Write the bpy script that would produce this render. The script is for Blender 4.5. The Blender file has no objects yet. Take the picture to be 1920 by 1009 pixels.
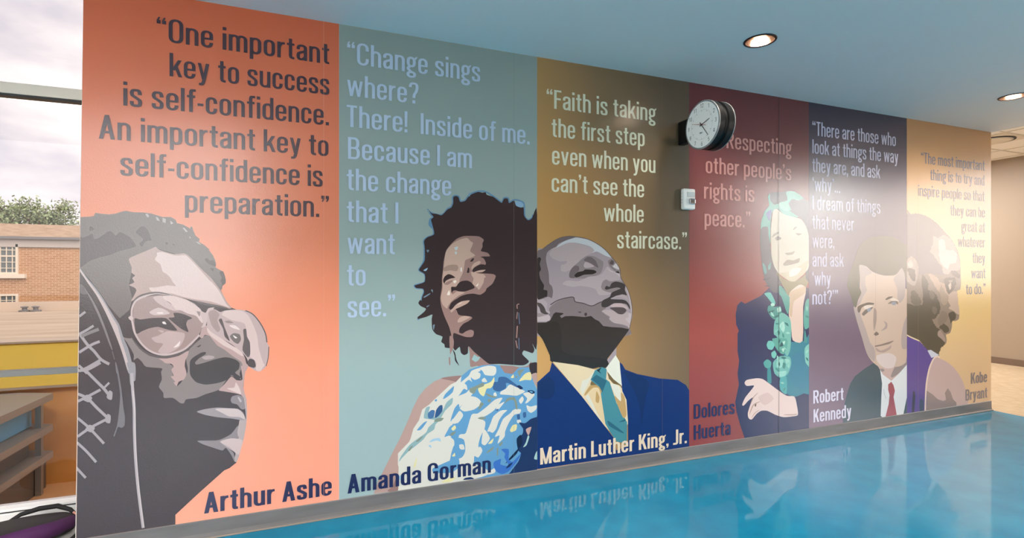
import bpy, bmesh, math, random
from mathutils import Vector, Matrix
from mathutils.geometry import tessellate_polygon
random.seed(7)
sc = bpy.context.scene
col = sc.collection

# ------------------------------------------------------------------ camera, world, light
# wall frame: X runs along the mural wall, Y points into it (room at Y<0), Z up, metres
F, U0, V0 = 940.0, 960.0, 511.0
DIST, EYE = 3.305, 1.52
YAW = math.atan2(940.0, 2480.0)
CY, SY = math.cos(YAW), math.sin(YAW)
cam = bpy.data.objects.new('camera', bpy.data.cameras.new('camera'))
col.objects.link(cam)
cam.location = (0, -DIST, EYE)
cam.rotation_euler = (math.pi / 2, 0, -YAW)
cam.data.sensor_width = 36
cam.data.lens = 36 * F / 1920
cam.data.shift_y = 6.5 / 1920
cam.data.clip_start = 0.02
cam.data.clip_end = 500
sc.camera = cam

vs = sc.view_settings
vs.view_transform = 'Standard'
vs.look = 'None'
vs.exposure = 0.30
vs.gamma = 1.0
vs.use_curve_mapping = False

SKY_BASE, SKY_SUN = 5.2, 23.0
GLOW_DIR = Vector((0.64, -0.76, 0.20)).normalized()      # sky brightened this way to put glare on the mural
SUN_DIR = Vector((0.12, -0.60, 0.80)).normalized()
w = bpy.data.worlds.new('sky')
sc.world = w
w.use_nodes = True
nt = w.node_tree
nt.nodes.clear()
def wn(t, **k):
    n = nt.nodes.new(t)
    for a, b in k.items(): setattr(n, a, b)
    return n
tc = wn('ShaderNodeTexCoord')
mp = wn('ShaderNodeMapping')
mp.inputs['Scale'].default_value = (1, 1, 2.6)
nz = wn('ShaderNodeTexNoise')
nz.inputs['Scale'].default_value = 3.4
nz.inputs['Detail'].default_value = 7
nz.inputs['Roughness'].default_value = 0.52
rp = wn('ShaderNodeValToRGB')
rp.color_ramp.elements[0].position = 0.40
rp.color_ramp.elements[0].color = (0.70, 0.67, 0.70, 1)
rp.color_ramp.elements[1].position = 0.62
rp.color_ramp.elements[1].color = (1.20, 1.09, 1.02, 1)
dp = wn('ShaderNodeVectorMath', operation='DOT_PRODUCT')
dp.inputs[1].default_value = GLOW_DIR
mr = wn('ShaderNodeMapRange', interpolation_type='SMOOTHSTEP')
mr.inputs['From Min'].default_value = 0.42
mr.inputs['From Max'].default_value = 1.0
mr.inputs['To Min'].default_value = SKY_BASE
mr.inputs['To Max'].default_value = SKY_SUN
bg = wn('ShaderNodeBackground')
out = wn('ShaderNodeOutputWorld')
L = nt.links.new
L(tc.outputs['Generated'], mp.inputs['Vector'])
L(mp.outputs['Vector'], nz.inputs['Vector'])
L(nz.outputs['Fac'], rp.inputs['Fac'])
L(tc.outputs['Generated'], dp.inputs[0])
L(dp.outputs['Value'], mr.inputs['Value'])
L(rp.outputs['Color'], bg.inputs['Color'])
L(mr.outputs['Result'], bg.inputs['Strength'])
L(bg.outputs['Background'], out.inputs['Surface'])

def portal(name, loc, rot, sx, sy):
    d = bpy.data.lights.new(name, 'AREA')
    d.shape = 'RECTANGLE'; d.size = sx; d.size_y = sy
    d.cycles.is_portal = True
    o = bpy.data.objects.new(name, d)
    o.location = loc; o.rotation_euler = rot
    col.objects.link(o)
# daylight openings: far side of the hall, end of the corridor, window beside the mural
HALL_Y = -9.0
portal('hall_daylight', (-4.0, HALL_Y + 0.02, 2.9), (math.radians(-90), 0, 0), 5.3, 3.9)
portal('added_skylight_portal', (4.5, -7.6, 5.38), (0, 0, 0), 10, 2.4)
portal('side_daylight', (-6.98, -4.6, 2.0), (0, math.radians(-90), 0), 2.5, 8.1)
portal('corridor_daylight', (10.53, -5.4, 2.6), (0, math.radians(90), 0), 3.2, 2.5)
portal('shaded_daylight', (10.53, -2.45, 2.25), (0, math.radians(90), 0), 2.2, 3.2)
sun = bpy.data.objects.new('sun', bpy.data.lights.new('sun', 'SUN'))
sun.data.energy = 3.0; sun.data.angle = math.radians(1.5); sun.data.color = (1, .93, .84)
sun.rotation_euler = SUN_DIR.to_track_quat('Z', 'Y').to_euler()
col.objects.link(sun)
portal('window_daylight', (-4.0, 0.62, 1.6), (math.radians(-90), 0, 0), 5.5, 3.0)

# ------------------------------------------------------------------ helpers
def lin(h):
    h = h.lstrip('#')
    c = [int(h[i:i+2], 16) / 255 for i in (0, 2, 4)]
    return tuple(x / 12.92 if x <= 0.04045 else ((x + 0.055) / 1.055) ** 2.4 for x in c) + (1,)

def principled(name, color, rough=0.5, metal=0.0, spec=0.5, **kw):
    m = bpy.data.materials.new(name)
    m.use_nodes = True
    b = m.node_tree.nodes['Principled BSDF']
    b.inputs['Base Color'].default_value = color if len(color) == 4 else (*color, 1)
    b.inputs['Roughness'].default_value = rough
    b.inputs['Metallic'].default_value = metal
    b.inputs['Specular IOR Level'].default_value = spec
    for k, v in kw.items(): b.inputs[k].default_value = v
    return m

def noise_bump(m, scale, strength, dist=0.001, detail=3, vec='Object', mscale=None):
    t = m.node_tree; b = t.nodes['Principled BSDF']
    c = t.nodes.new('ShaderNodeTexCoord'); n = t.nodes.new('ShaderNodeTexNoise'); k = t.nodes.new('ShaderNodeBump')
    n.inputs['Scale'].default_value = scale; n.inputs['Detail'].default_value = detail
    k.inputs['Strength'].default_value = strength; k.inputs['Distance'].default_value = dist
    if mscale:
        mm = t.nodes.new('ShaderNodeMapping'); mm.inputs['Scale'].default_value = mscale
        t.links.new(c.outputs[vec], mm.inputs['Vector']); t.links.new(mm.outputs['Vector'], n.inputs['Vector'])
    else:
        t.links.new(c.outputs[vec], n.inputs['Vector'])
    t.links.new(n.outputs['Fac'], k.inputs['Height']); t.links.new(k.outputs['Normal'], b.inputs['Normal'])
    return n

def mottle(m, c0, c1, scale, detail=4, lo=0.35, hi=0.65, mscale=None):
    t = m.node_tree; b = t.nodes['Principled BSDF']
    c = t.nodes.new('ShaderNodeTexCoord'); n = t.nodes.new('ShaderNodeTexNoise'); r = t.nodes.new('ShaderNodeValToRGB')
    n.inputs['Scale'].default_value = scale; n.inputs['Detail'].default_value = detail
    r.color_ramp.elements[0].position = lo; r.color_ramp.elements[0].color = c0
    r.color_ramp.elements[1].position = hi; r.color_ramp.elements[1].color = c1
    if mscale:
        mm = t.nodes.new('ShaderNodeMapping'); mm.inputs['Scale'].default_value = mscale
        t.links.new(c.outputs['Object'], mm.inputs['Vector']); t.links.new(mm.outputs['Vector'], n.inputs['Vector'])
    else:
        t.links.new(c.outputs['Object'], n.inputs['Vector'])
    t.links.new(n.outputs['Fac'], r.inputs['Fac']); t.links.new(r.outputs['Color'], b.inputs['Base Color'])

VINYL_ROUGH, VINYL_SPEC = 0.24, 0.62
_vin = {}
def vinyl(h):
    if h not in _vin:
        m = principled('vinyl_' + h.lstrip('#'), lin(h), VINYL_ROUGH, 0, VINYL_SPEC)
        noise_bump(m, 130, 0.30, 0.0012, 2)
        _vin[h] = m
    return _vin[h]

def vinyl_gradient(name, stops, axis, lo, hi):
    # sheet colour ramp: printed fade plus painted-in shade towards the ceiling (stops: list of (pos, hex))
    m = principled(name, (1, 1, 1, 1), VINYL_ROUGH, 0, VINYL_SPEC)
    noise_bump(m, 130, 0.30, 0.0012, 2)
    t = m.node_tree; b = t.nodes['Principled BSDF']
    c = t.nodes.new('ShaderNodeTexCoord'); s = t.nodes.new('ShaderNodeSeparateXYZ'); r = t.nodes.new('ShaderNodeMapRange')
    q = t.nodes.new('ShaderNodeValToRGB')
    t.links.new(c.outputs['Object'], s.inputs[0])
    if axis == 'D':      # diagonal: rises with X and Z
        a = t.nodes.new('ShaderNodeMath'); a.operation = 'MULTIPLY_ADD'; a.inputs[1].default_value = .22
        t.links.new(s.outputs['Z'], a.inputs[0]); t.links.new(s.outputs['X'], a.inputs[2])
        t.links.new(a.outputs[0], r.inputs['Value'])
    else:
        t.links.new(s.outputs[axis], r.inputs['Value'])
    r.inputs['From Min'].default_value = lo; r.inputs['From Max'].default_value = hi
    e = q.color_ramp.elements
    while len(e) < len(stops): e.new(0.5)
    for k, (p, h) in enumerate(stops): e[k].position = p; e[k].color = lin(h)
    t.links.new(r.outputs[0], q.inputs['Fac']); t.links.new(q.outputs['Color'], b.inputs['Base Color'])
    return m

def mesh_obj(name, bm, mats, parent=None, loc=None, smooth=False):
    me = bpy.data.meshes.new(name)
    bmesh.ops.recalc_face_normals(bm, faces=bm.faces[:])
    bm.to_mesh(me); bm.free()
    for m in (mats if isinstance(mats, (list, tuple)) else [mats]): me.materials.append(m)
    if smooth:
        for p in me.polygons: p.use_smooth = True
    o = bpy.data.objects.new(name, me)
    col.objects.link(o)
    if parent: o.parent = parent
    if loc: o.location = loc
    return o

def tag(o, label=None, cat=None, group=None, kind=None):
    if label: o['label'] = label
    if cat: o['category'] = cat
    if group: o['group'] = group
    if kind: o['kind'] = kind
    return o

def empty(name, loc=(0, 0, 0), rz=0):
    o = bpy.data.objects.new(name, None)
    o.location = loc; o.rotation_euler = (0, 0, rz); o.empty_display_size = 0.1
    col.objects.link(o)
    return o

def box(bm, x0, x1, y0, y1, z0, z1, mi=0, bev=0.0, seg=2):
    r = bmesh.ops.create_cube(bm, size=1)
    vsx = r['verts']
    bmesh.ops.scale(bm, vec=(x1 - x0, y1 - y0, z1 - z0), verts=vsx)
    bmesh.ops.translate(bm, vec=((x0 + x1) / 2, (y0 + y1) / 2, (z0 + z1) / 2), verts=vsx)
    fs = list({f for v in vsx for f in v.link_faces})
    for f in fs: f.material_index = mi
    if bev:
        es = list({e for v in vsx for e in v.link_edges})
        bmesh.ops.bevel(bm, geom=es, offset=bev, segments=seg, affect='EDGES', profile=0.5)

def tube(bm, pts, r, seg=8, mi=0):
    rings = []
    for i, p in enumerate(pts):
        p = Vector(p)
        d = (Vector(pts[min(i + 1, len(pts) - 1)]) - Vector(pts[max(i - 1, 0)])).normalized()
        up = Vector((0, 0, 1)) if abs(d.z) < 0.9 else Vector((1, 0, 0))
        a = d.cross(up).normalized(); b = d.cross(a)
        rr = r[i] if isinstance(r, (list, tuple)) else r
        rings.append([bm.verts.new(p + a * (rr * math.cos(t)) + b * (rr * math.sin(t)))
                      for t in [2 * math.pi * k / seg for k in range(seg)]])
    for i in range(len(rings) - 1):
        for k in range(seg):
            f = bm.faces.new((rings[i][k], rings[i][(k + 1) % seg], rings[i + 1][(k + 1) % seg], rings[i + 1][k]))
            f.material_index = mi
    for rg in (rings[0], rings[-1]):
        f = bm.faces.new(rg); f.material_index = mi

def lathe(bm, prof, axis='Z', seg=48, mi=0, cap=True):
    # prof: list of (radius, height) ; revolved about an axis
    rings = []
    for r, h in prof:
        ring = []
        for k in range(seg):
            t = 2 * math.pi * k / seg
            c, s = r * math.cos(t), r * math.sin(t)
            ring.append(bm.verts.new({'Z': (c, s, h), 'X': (h, c, s), 'Y': (c, h, s)}[axis]))
        rings.append(ring)
    for i in range(len(rings) - 1):
        for k in range(seg):
            f = bm.faces.new((rings[i][k], rings[i][(k + 1) % seg], rings[i + 1][(k + 1) % seg], rings[i + 1][k]))
            f.material_index = mi
    if cap:
        for rg, p in ((rings[0], prof[0]), (rings[-1], prof[-1])):
            if p[0] > 1e-4:
                f = bm.faces.new(rg); f.material_index = mi

# photo pixel -> point of the wall plane Y=0 (returns X, Z), and -> point at any depth plane
def wall(u, v):
    a = (u - U0) / F
    yr = CY - a * SY
    t = DIST / yr
    return t * (a * CY + SY), EYE + (V0 - v) / F * t
def at_y(u, v, Y):
    a = (u - U0) / F
    t = (DIST + Y) / (CY - a * SY)
    return Vector((t * (a * CY + SY), Y, EYE + (V0 - v) / F * t))
def at_z(u, v, Z):
    t = (Z - EYE) * F / (V0 - v)
    a = (u - U0) / F
    return Vector((t * (a * CY + SY), t * (CY - a * SY) - DIST, Z))
def wall_u(X):      # pixel column of a wall X (inverse of wall)
    # X*(CY - a SY) = D (a CY + SY)
    a = (X * CY - DIST * SY) / (DIST * CY + X * SY)
    return U0 + F * a
# ------------------------------------------------------------------ lettering: a condensed grotesque drawn stroke by stroke (cap height = 1)
class Glyphs:
    def __init__(s, hw, hh):
        s.a, s.b = hw, hh
        s.X = 0.725
    def pen(s, pts, closed=False):
        # sweep an elliptical pen along a centre line -> list of quads
        n = len(pts); L_, R_ = [], []
        for i in range(n):
            if closed: p, q = pts[i - 1], pts[(i + 1) % n]
            else: p, q = pts[max(i - 1, 0)], pts[min(i + 1, n - 1)]
            dx, dy = q[0] - p[0], q[1] - p[1]
            l = math.hypot(dx, dy) or 1
            nx, ny = -dy / l, dx / l
            k = math.sqrt((s.a * nx) ** 2 + (s.b * ny) ** 2) or 1
            ox, oy = s.a * s.a * nx / k, s.b * s.b * ny / k
            L_.append((pts[i][0] + ox, pts[i][1] + oy)); R_.append((pts[i][0] - ox, pts[i][1] - oy))
        m = n if closed else n - 1
        return [(L_[i], L_[(i + 1) % n], R_[(i + 1) % n], R_[i]) for i in range(m)]
    def rect(s, x0, y0, x1, y1): return [((x0, y0), (x1, y0), (x1, y1), (x0, y1))]
    def diag(s, x0, y0, x1, y1, h=None):
        h = h or s.a * 1.04
        return [((x0 - h, y0), (x0 + h, y0), (x1 + h, y1), (x1 - h, y1))]
    def arc(s, cx, cy, rx, ry, a0, a1, n=9):
        return [(cx + rx * math.copysign(abs(math.cos(t)) ** 0.86, math.cos(t)), cy + ry * math.copysign(abs(math.sin(t)) ** 0.86, math.sin(t)))
                for t in [math.radians(a0 + (a1 - a0) * i / n) for i in range(n + 1)]]
    def stadium(s, x0, x1, y0, y1):
        a, b = s.a, s.b
        cx, rx = (x0 + x1) / 2, (x1 - x0) / 2 - a
        ry = min(rx * 1.15, (y1 - y0) / 2 - b)
        return s.pen(s.arc(cx, y1 - b - ry, rx, ry, 0, 180) + s.arc(cx, y0 + b + ry, rx, ry, 180, 360), True)
    def cshape(s, x0, x1, y0, y1, ha, hb):
        # open to the right: terminals end at heights ha (upper) and hb (lower)
        a, b = s.a, s.b
        cx, rx = (x0 + x1) / 2, (x1 - x0) / 2 - a
        ry = rx * 1.15
        return s.pen([(x1 - a, ha)] + s.arc(cx, y1 - b - ry, rx, ry, 0, 180) + s.arc(cx, y0 + b + ry, rx, ry, 180, 360) + [(x1 - a, hb)])
    def spline(s, pts, k=5):
        o = []
        n = len(pts)
        for i in range(n - 1):
            p0, p1, p2, p3 = pts[max(i - 1, 0)], pts[i], pts[i + 1], pts[min(i + 2, n - 1)]
            for j in range(k):
                t = j / k
                o.append(tuple(0.5 * (2 * p1[c] + (p2[c] - p0[c]) * t + (2 * p0[c] - 5 * p1[c] + 4 * p2[c] - p3[c]) * t * t + (3 * p1[c] - p0[c] - 3 * p2[c] + p3[c]) * t ** 3) for c in (0, 1)))
        return o + [pts[-1]]
    def arch(s, x0, x1, top):
        a, b = s.a, s.b
        rx = (x1 - x0) / 2 - a; ry = rx * 1.1
        return s.pen([(x0 + a, top - b - ry - 0.03)] + s.arc((x0 + x1) / 2, top - b - ry, rx, ry, 180, 0) + [(x1 - a, 0)])
    def comma(s, x, y, up=False):
        a = s.a
        p = [(0, 0.15), (2 * a, 0.15), (2 * a, 0.0), (a * 1.1, -0.13), (a * 0.2, -0.13), (a * 0.9, 0), (0, 0)]
        if up: p = [(2 * a - px, 0.02 - py) for px, py in p]
        return [tuple((x + px, y + py) for px, py in p)]
    def get(s, ch):
        a, b, X = s.a, s.b, s.X
        A2 = 2 * a
        W = 0.30 + A2          # normal lowercase outer width
        st = lambda x, y1, y0=0: s.rect(x, y0, x + A2, y1)
        if ch == ' ': return 0.25, []
        if ch == 'o': return W, s.stadium(0, W, -.01, X + .01)
        if ch == 'n': return W, st(0, X) + s.arch(0, W, X + .01)
        if ch == 'm':
            W2 = W * 0.94
            return 2 * W2 - A2, st(0, X) + s.arch(0, W2, X + .01) + s.arch(W2 - A2, 2 * W2 - A2, X + .01)
        if ch == 'h': return W, st(0, 1) + s.arch(0, W, X + .01)
        if ch == 'u':
            g = s.arch(0, W, X + .01)
            return W, st(W - A2, X) + [tuple((W - x, X - y) for x, y in q) for q in g]
        if ch in 'bd':
            g = s.stadium(0, W, -.01, X + .01)
            return W, st(0 if ch == 'b' else W - A2, 1) + g
        if ch in 'pq': return W, st(0 if ch == 'p' else W - A2, X, -.24) + s.stadium(0, W, -.01, X + .01)
        if ch == 'c': return W * .97, s.cshape(0, W * .97, -.01, X + .01, .46, .25)
        if ch == 'e': return W, s.cshape(0, W, -.01, X + .01, .345, .22) + s.rect(a, .335, W - a * .6, .335 + 1.7 * b)
        if ch == 'a':
            W = W * .96
            g = s.pen([(a, .50)] + s.arc(W / 2, X + .01 - b - .12, W / 2 - a, .12, 180, 0) + [(W - a, 0)])
            return W, g + s.pen(s.spline([(W - a, .44), (W * .62, .405), (a + .03, .33), (a, .23), (a, .15), (a + .035, .07), (W * .42, b), (W * .62, .075), (W - a, .17)]))
        if ch == 's':
            W = W * .93
            return W, s.pen(s.spline([(W - a, .50), (W - a - .01, .59), (W * .72, X - b), (W / 2, X + .01 - b), (W * .28, X - b), (a, .60), (a, .53), (W * .24, .45), (W * .55, .36), (W * .8, .27), (W - a, .19), (W - a - .005, .11), (W * .74, b), (W / 2, b - .01), (W * .26, b), (a, .12), (a, .22)]))
        if ch == 'r':
            return W * .66, st(0, X) + s.pen(s.spline([(a, .46), (a + .035, .57), (W * .42, X - b - .015), (W * .68, X - b)]))
        if ch == 't':
            x = .075 + a
            return x + .15, s.pen([(x, .93), (x, .17)] + s.spline([(x + .004, .12), (x + .03, .07), (x + .09, b), (x + .15, b)])) + s.rect(0, X - 2 * b, x + .15, X)
        if ch == 'f':
            x = .075 + a
            return x + .15, s.pen(s.spline([(x + .17, 1 - b), (x + .09, 1 - b - .005), (x + .025, .94), (x, .86), (x, .75)]) + [(x, 0)]) + s.rect(0, X - 2 * b, x + .15, X)
        if ch == 'i': return A2, st(0, X) + st(0, 1, .86)
        if ch == 'l': return A2, st(0, 1)
        if ch == 'k': return W, st(0, 1) + s.diag(a * 2.0, .27, W - a * .9, X) + s.diag(W * .53, .44, W - a * .6, 0)
        if ch == 'g':
            W = W * .97
            g = s.stadium(0, W * .95, .235, X + .01)
            g += s.stadium(-.01, W, -.27, .055)
            g += s.pen(s.spline([(W * .32, .27), (a + .01, .21), (a, .15), (a + .05, .085), (W * .45, .03)]))
            return W, g + [((W * .72, X - .11), (W * .9, X - .14), (W + .045, X - .02), (W + .045, X + .045), (W * .9, X)) ]
        if ch == 'y':
            return W, s.diag(a * .9, X, W / 2, .02, a * .95) + s.pen([(W - a * 1.0, X), (W / 2 + .015, .0)] + s.spline([(W / 2 - .005, -.09), (W / 2 - .04, -.16), (W * .32, -.19), (W * .1, -.19)]))
        if ch == 'v': return W, s.diag(a * .9, X, W / 2, 0, a * .95) + s.diag(W - a * .9, X, W / 2, 0, a * .95)
        if ch == 'w':
            Q = W * 1.52; h = a * .9
            return Q, s.diag(h, X, Q * .27, 0, h) + s.diag(Q / 2, X, Q * .27, 0, h * .9) + s.diag(Q / 2, X, Q * .73, 0, h * .9) + s.diag(Q - h, X, Q * .73, 0, h)
        if ch == 'z': return W * .85, s.rect(0, X - 2 * b, W * .85, X) + s.rect(0, 0, W * .85, 2 * b) + s.diag(a, 2 * b, W * .85 - a, X - 2 * b)
        # capitals
        C = 0.36 + A2
        if ch == 'O': return C, s.stadium(0, C, -.01, 1.01)
        if ch == 'Q': return C, s.stadium(0, C, -.01, 1.01) + s.diag(C * .85, -.06, C * .55, .24)
        if ch == 'C': return C, s.cshape(0, C, -.01, 1.01, .66, .32)
        if ch == 'G': return C, s.cshape(0, C, -.01, 1.01, .68, .42) + s.rect(C * .52, .42, C, .42 + 1.8 * b) + st(C - A2, .42)
        if ch == 'A':
            Q = C * 1.03
            return Q, s.diag(a, 0, Q / 2, 1) + s.diag(Q - a, 0, Q / 2, 1) + s.rect(Q * .24, .24, Q * .76, .24 + 2 * b)
        if ch == 'T': return C * .86, st(C * .43 - a, 1) + s.rect(0, 1 - 2 * b, C * .86, 1)
        if ch == 'I': return A2, st(0, 1)
        if ch == 'H': return C, st(0, 1) + st(C - A2, 1) + s.rect(a, .5 - b, C - a, .5 + b)
        if ch == 'L': return C * .78, st(0, 1) + s.rect(a, 0, C * .78, 2 * b)
        if ch == 'F': return C * .78, st(0, 1) + s.rect(a, 1 - 2 * b, C * .78, 1) + s.rect(a, .48, C * .72, .48 + 2 * b)
        if ch == 'K': return C, st(0, 1) + s.diag(A2, .38, C - a, 1) + s.diag(C * .5, .60, C - a * .7, 0)
        if ch == 'M':
            Q = C * 1.3
            return Q, st(0, 1) + st(Q - A2, 1) + s.diag(a, 1, Q / 2, 0, a * .85) + s.diag(Q - a, 1, Q / 2, 0, a * .85)
        if ch == 'J':
            Q = C * .72
            return Q, s.pen([(Q - a, 1), (Q - a, .2)] + s.spline([(Q - a - .005, .13), (Q - a - .06, .06), (Q * .3, b), (0, b)]))
        if ch == 'D': return C, st(0, 1) + s.pen([(a, 1 - b), (C * .45, 1 - b)] + s.arc(C - a - .17, 1 - b - .2, .17, .2, 90, 0) + s.arc(C - a - .17, b + .2, .17, .2, 0, -90) + [(C * .45, b), (a, b)])
        if ch == 'B':
            g = st(0, 1)
            for y0, y1, wd in ((.46, 1, C * .96), (0, .46 + 2 * b, C)):
                ry = (y1 - y0) / 2 - b
                g += s.pen([(a, y1 - b), (C * .5, y1 - b)] + s.arc(wd - a - .14, y1 - b - ry, .14, ry, 90, -90, 12) + [(C * .5, y0 + b), (a, y0 + b)])
            return C, g
        if ch in 'PR':
            ry = (1 - .44) / 2 - b
            g = st(0, 1) + s.pen([(a, 1 - b), (C * .5, 1 - b)] + s.arc(C - a - .14, 1 - b - ry, .14, ry, 90, -90, 12) + [(C * .5, .44 + b), (a, .44 + b)])
            if ch == 'R': g += s.diag(C * .52, .48, C - a * .9, 0)
            return C, g
        # punctuation
        if ch == '.': return A2, s.rect(0, 0, A2, .15)
        if ch == ',': return A2, s.comma(0, 0)
        if ch == '\u2019': return A2, s.comma(0, .86)
        if ch == '\u2018': return A2, s.comma(0, .86, True)
        if ch == '\u201c': return A2 * 2 + .05, s.comma(0, .86, True) + s.comma(A2 + .05, .86, True)
        if ch == '\u201d': return A2 * 2 + .05, s.comma(0, .86) + s.comma(A2 + .05, .86)
        if ch == '!': return A2, [((a * .2, .26), (a * 1.8, .26), (A2, 1), (0, 1))] + s.rect(0, 0, A2, .15)
        if ch == '-': return .21, s.rect(0, .30, .21, .30 + 2.2 * b)
        if ch == '?':
            Q = W
            return Q, s.pen([(a, .76)] + s.spline([(a, .84), (a + .05, .93), (Q / 2, 1 - b), (Q - a - .04, .93), (Q - a, .84), (Q - a, .72), (Q * .75, .56), (Q * .58, .44), (Q * .52, .26)])) + s.rect(Q * .52 - a, 0, Q * .52 + a, .15)
        raise KeyError(ch)
    def line(s, text, gap=0.085):
        x, o = 0.0, []
        for i, ch in enumerate(text):
            wd, g = s.get(ch)
            if ch == ' ':
                x += wd
                continue
            for j, q in enumerate(g): o.append((j, [(px + x, py) for px, py in q]))
            x += wd + gap
        return o

REG, BOLD = Glyphs(.066, .05), Glyphs(.084, .062)

def add_text(bm, font, text, ul, ur, vb, ub, cap, ysheet, step=0.00001):
    """one line: ink from column ul to column ur, baseline through pixel (ub, vb), cap height in metres"""
    q = font.line(text)
    xs = [p[0] for j, g in q for p in g]
    lo, hi = min(xs), max(xs)
    X0, X1 = wall(ul, vb)[0], wall(ur, vb)[0]
    zb = wall(ub, vb)[1]
    k = (X1 - X0) / (hi - lo)
    for j, g in q:      # each stroke of a letter sits a hair in front of the previous one
        bm.faces.new([bm.verts.new((X0 + (x - lo) * k, ysheet - j * step, zb + yy * cap)) for x, yy in g])
# ------------------------------------------------------------------ the six printed panels
def crop(x0, y0, s): return lambda p: [(x0 + x / s, y0 + y / s) for x, y in p]
A = crop(140, 380, 3.881); B = crop(230, 520, 3.604); C = crop(140, 480, 4.586); D = crop(140, 680, 3.067); E = crop(330, 400, 6.308)
Fc = crop(770, 350, 4.204); G = crop(770, 560, 4.204); H = crop(815, 430, 4.805); I = crop(690, 680, 3.881); J = crop(840, 680, 3.881)
K = crop(1000, 430, 5.045); Lc = crop(1000, 600, 3.603); M = crop(1410, 330, 4.387); N = crop(1290, 540, 3.365)
O = crop(1580, 440, 4.204); P = crop(1515, 640, 5.935); Q = crop(1695, 390, 4.805); R = crop(1695, 570, 4.588)
Z = crop(0, 0, 1)
BASE_Z = 0.104           # top of the baseboard
BOUNDS = [150, 635.8, 1007, 1292, 1516.5, 1700, 1858]
CEIL = 3.07
XB = [wall(u, 511)[0] for u in BOUNDS]
XL_TOP, XL_BOT = wall(157, 10)[0], wall(142.5, 1000)[0]
def left_edge(z): return XL_BOT + (XL_TOP - XL_BOT) * (z - 0.1) / 3.0

def smooth(pts, k=3):
    n = len(pts); o = []
    for i in range(n):
        p0, p1, p2, p3 = pts[i - 1], pts[i], pts[(i + 1) % n], pts[(i + 2) % n]
        for j in range(k):
            t = j / k
            h0, h1, h2, h3 = 2 * t**3 - 3 * t**2 + 1, t**3 - 2 * t**2 + t, -2 * t**3 + 3 * t**2, t**3 - t**2
            o.append(tuple(h0 * p1[c] + h1 * 0.36 * (p2[c] - p0[c]) + h2 * p2[c] + h3 * 0.36 * (p3[c] - p1[c]) for c in (0, 1)))
    return o

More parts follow.
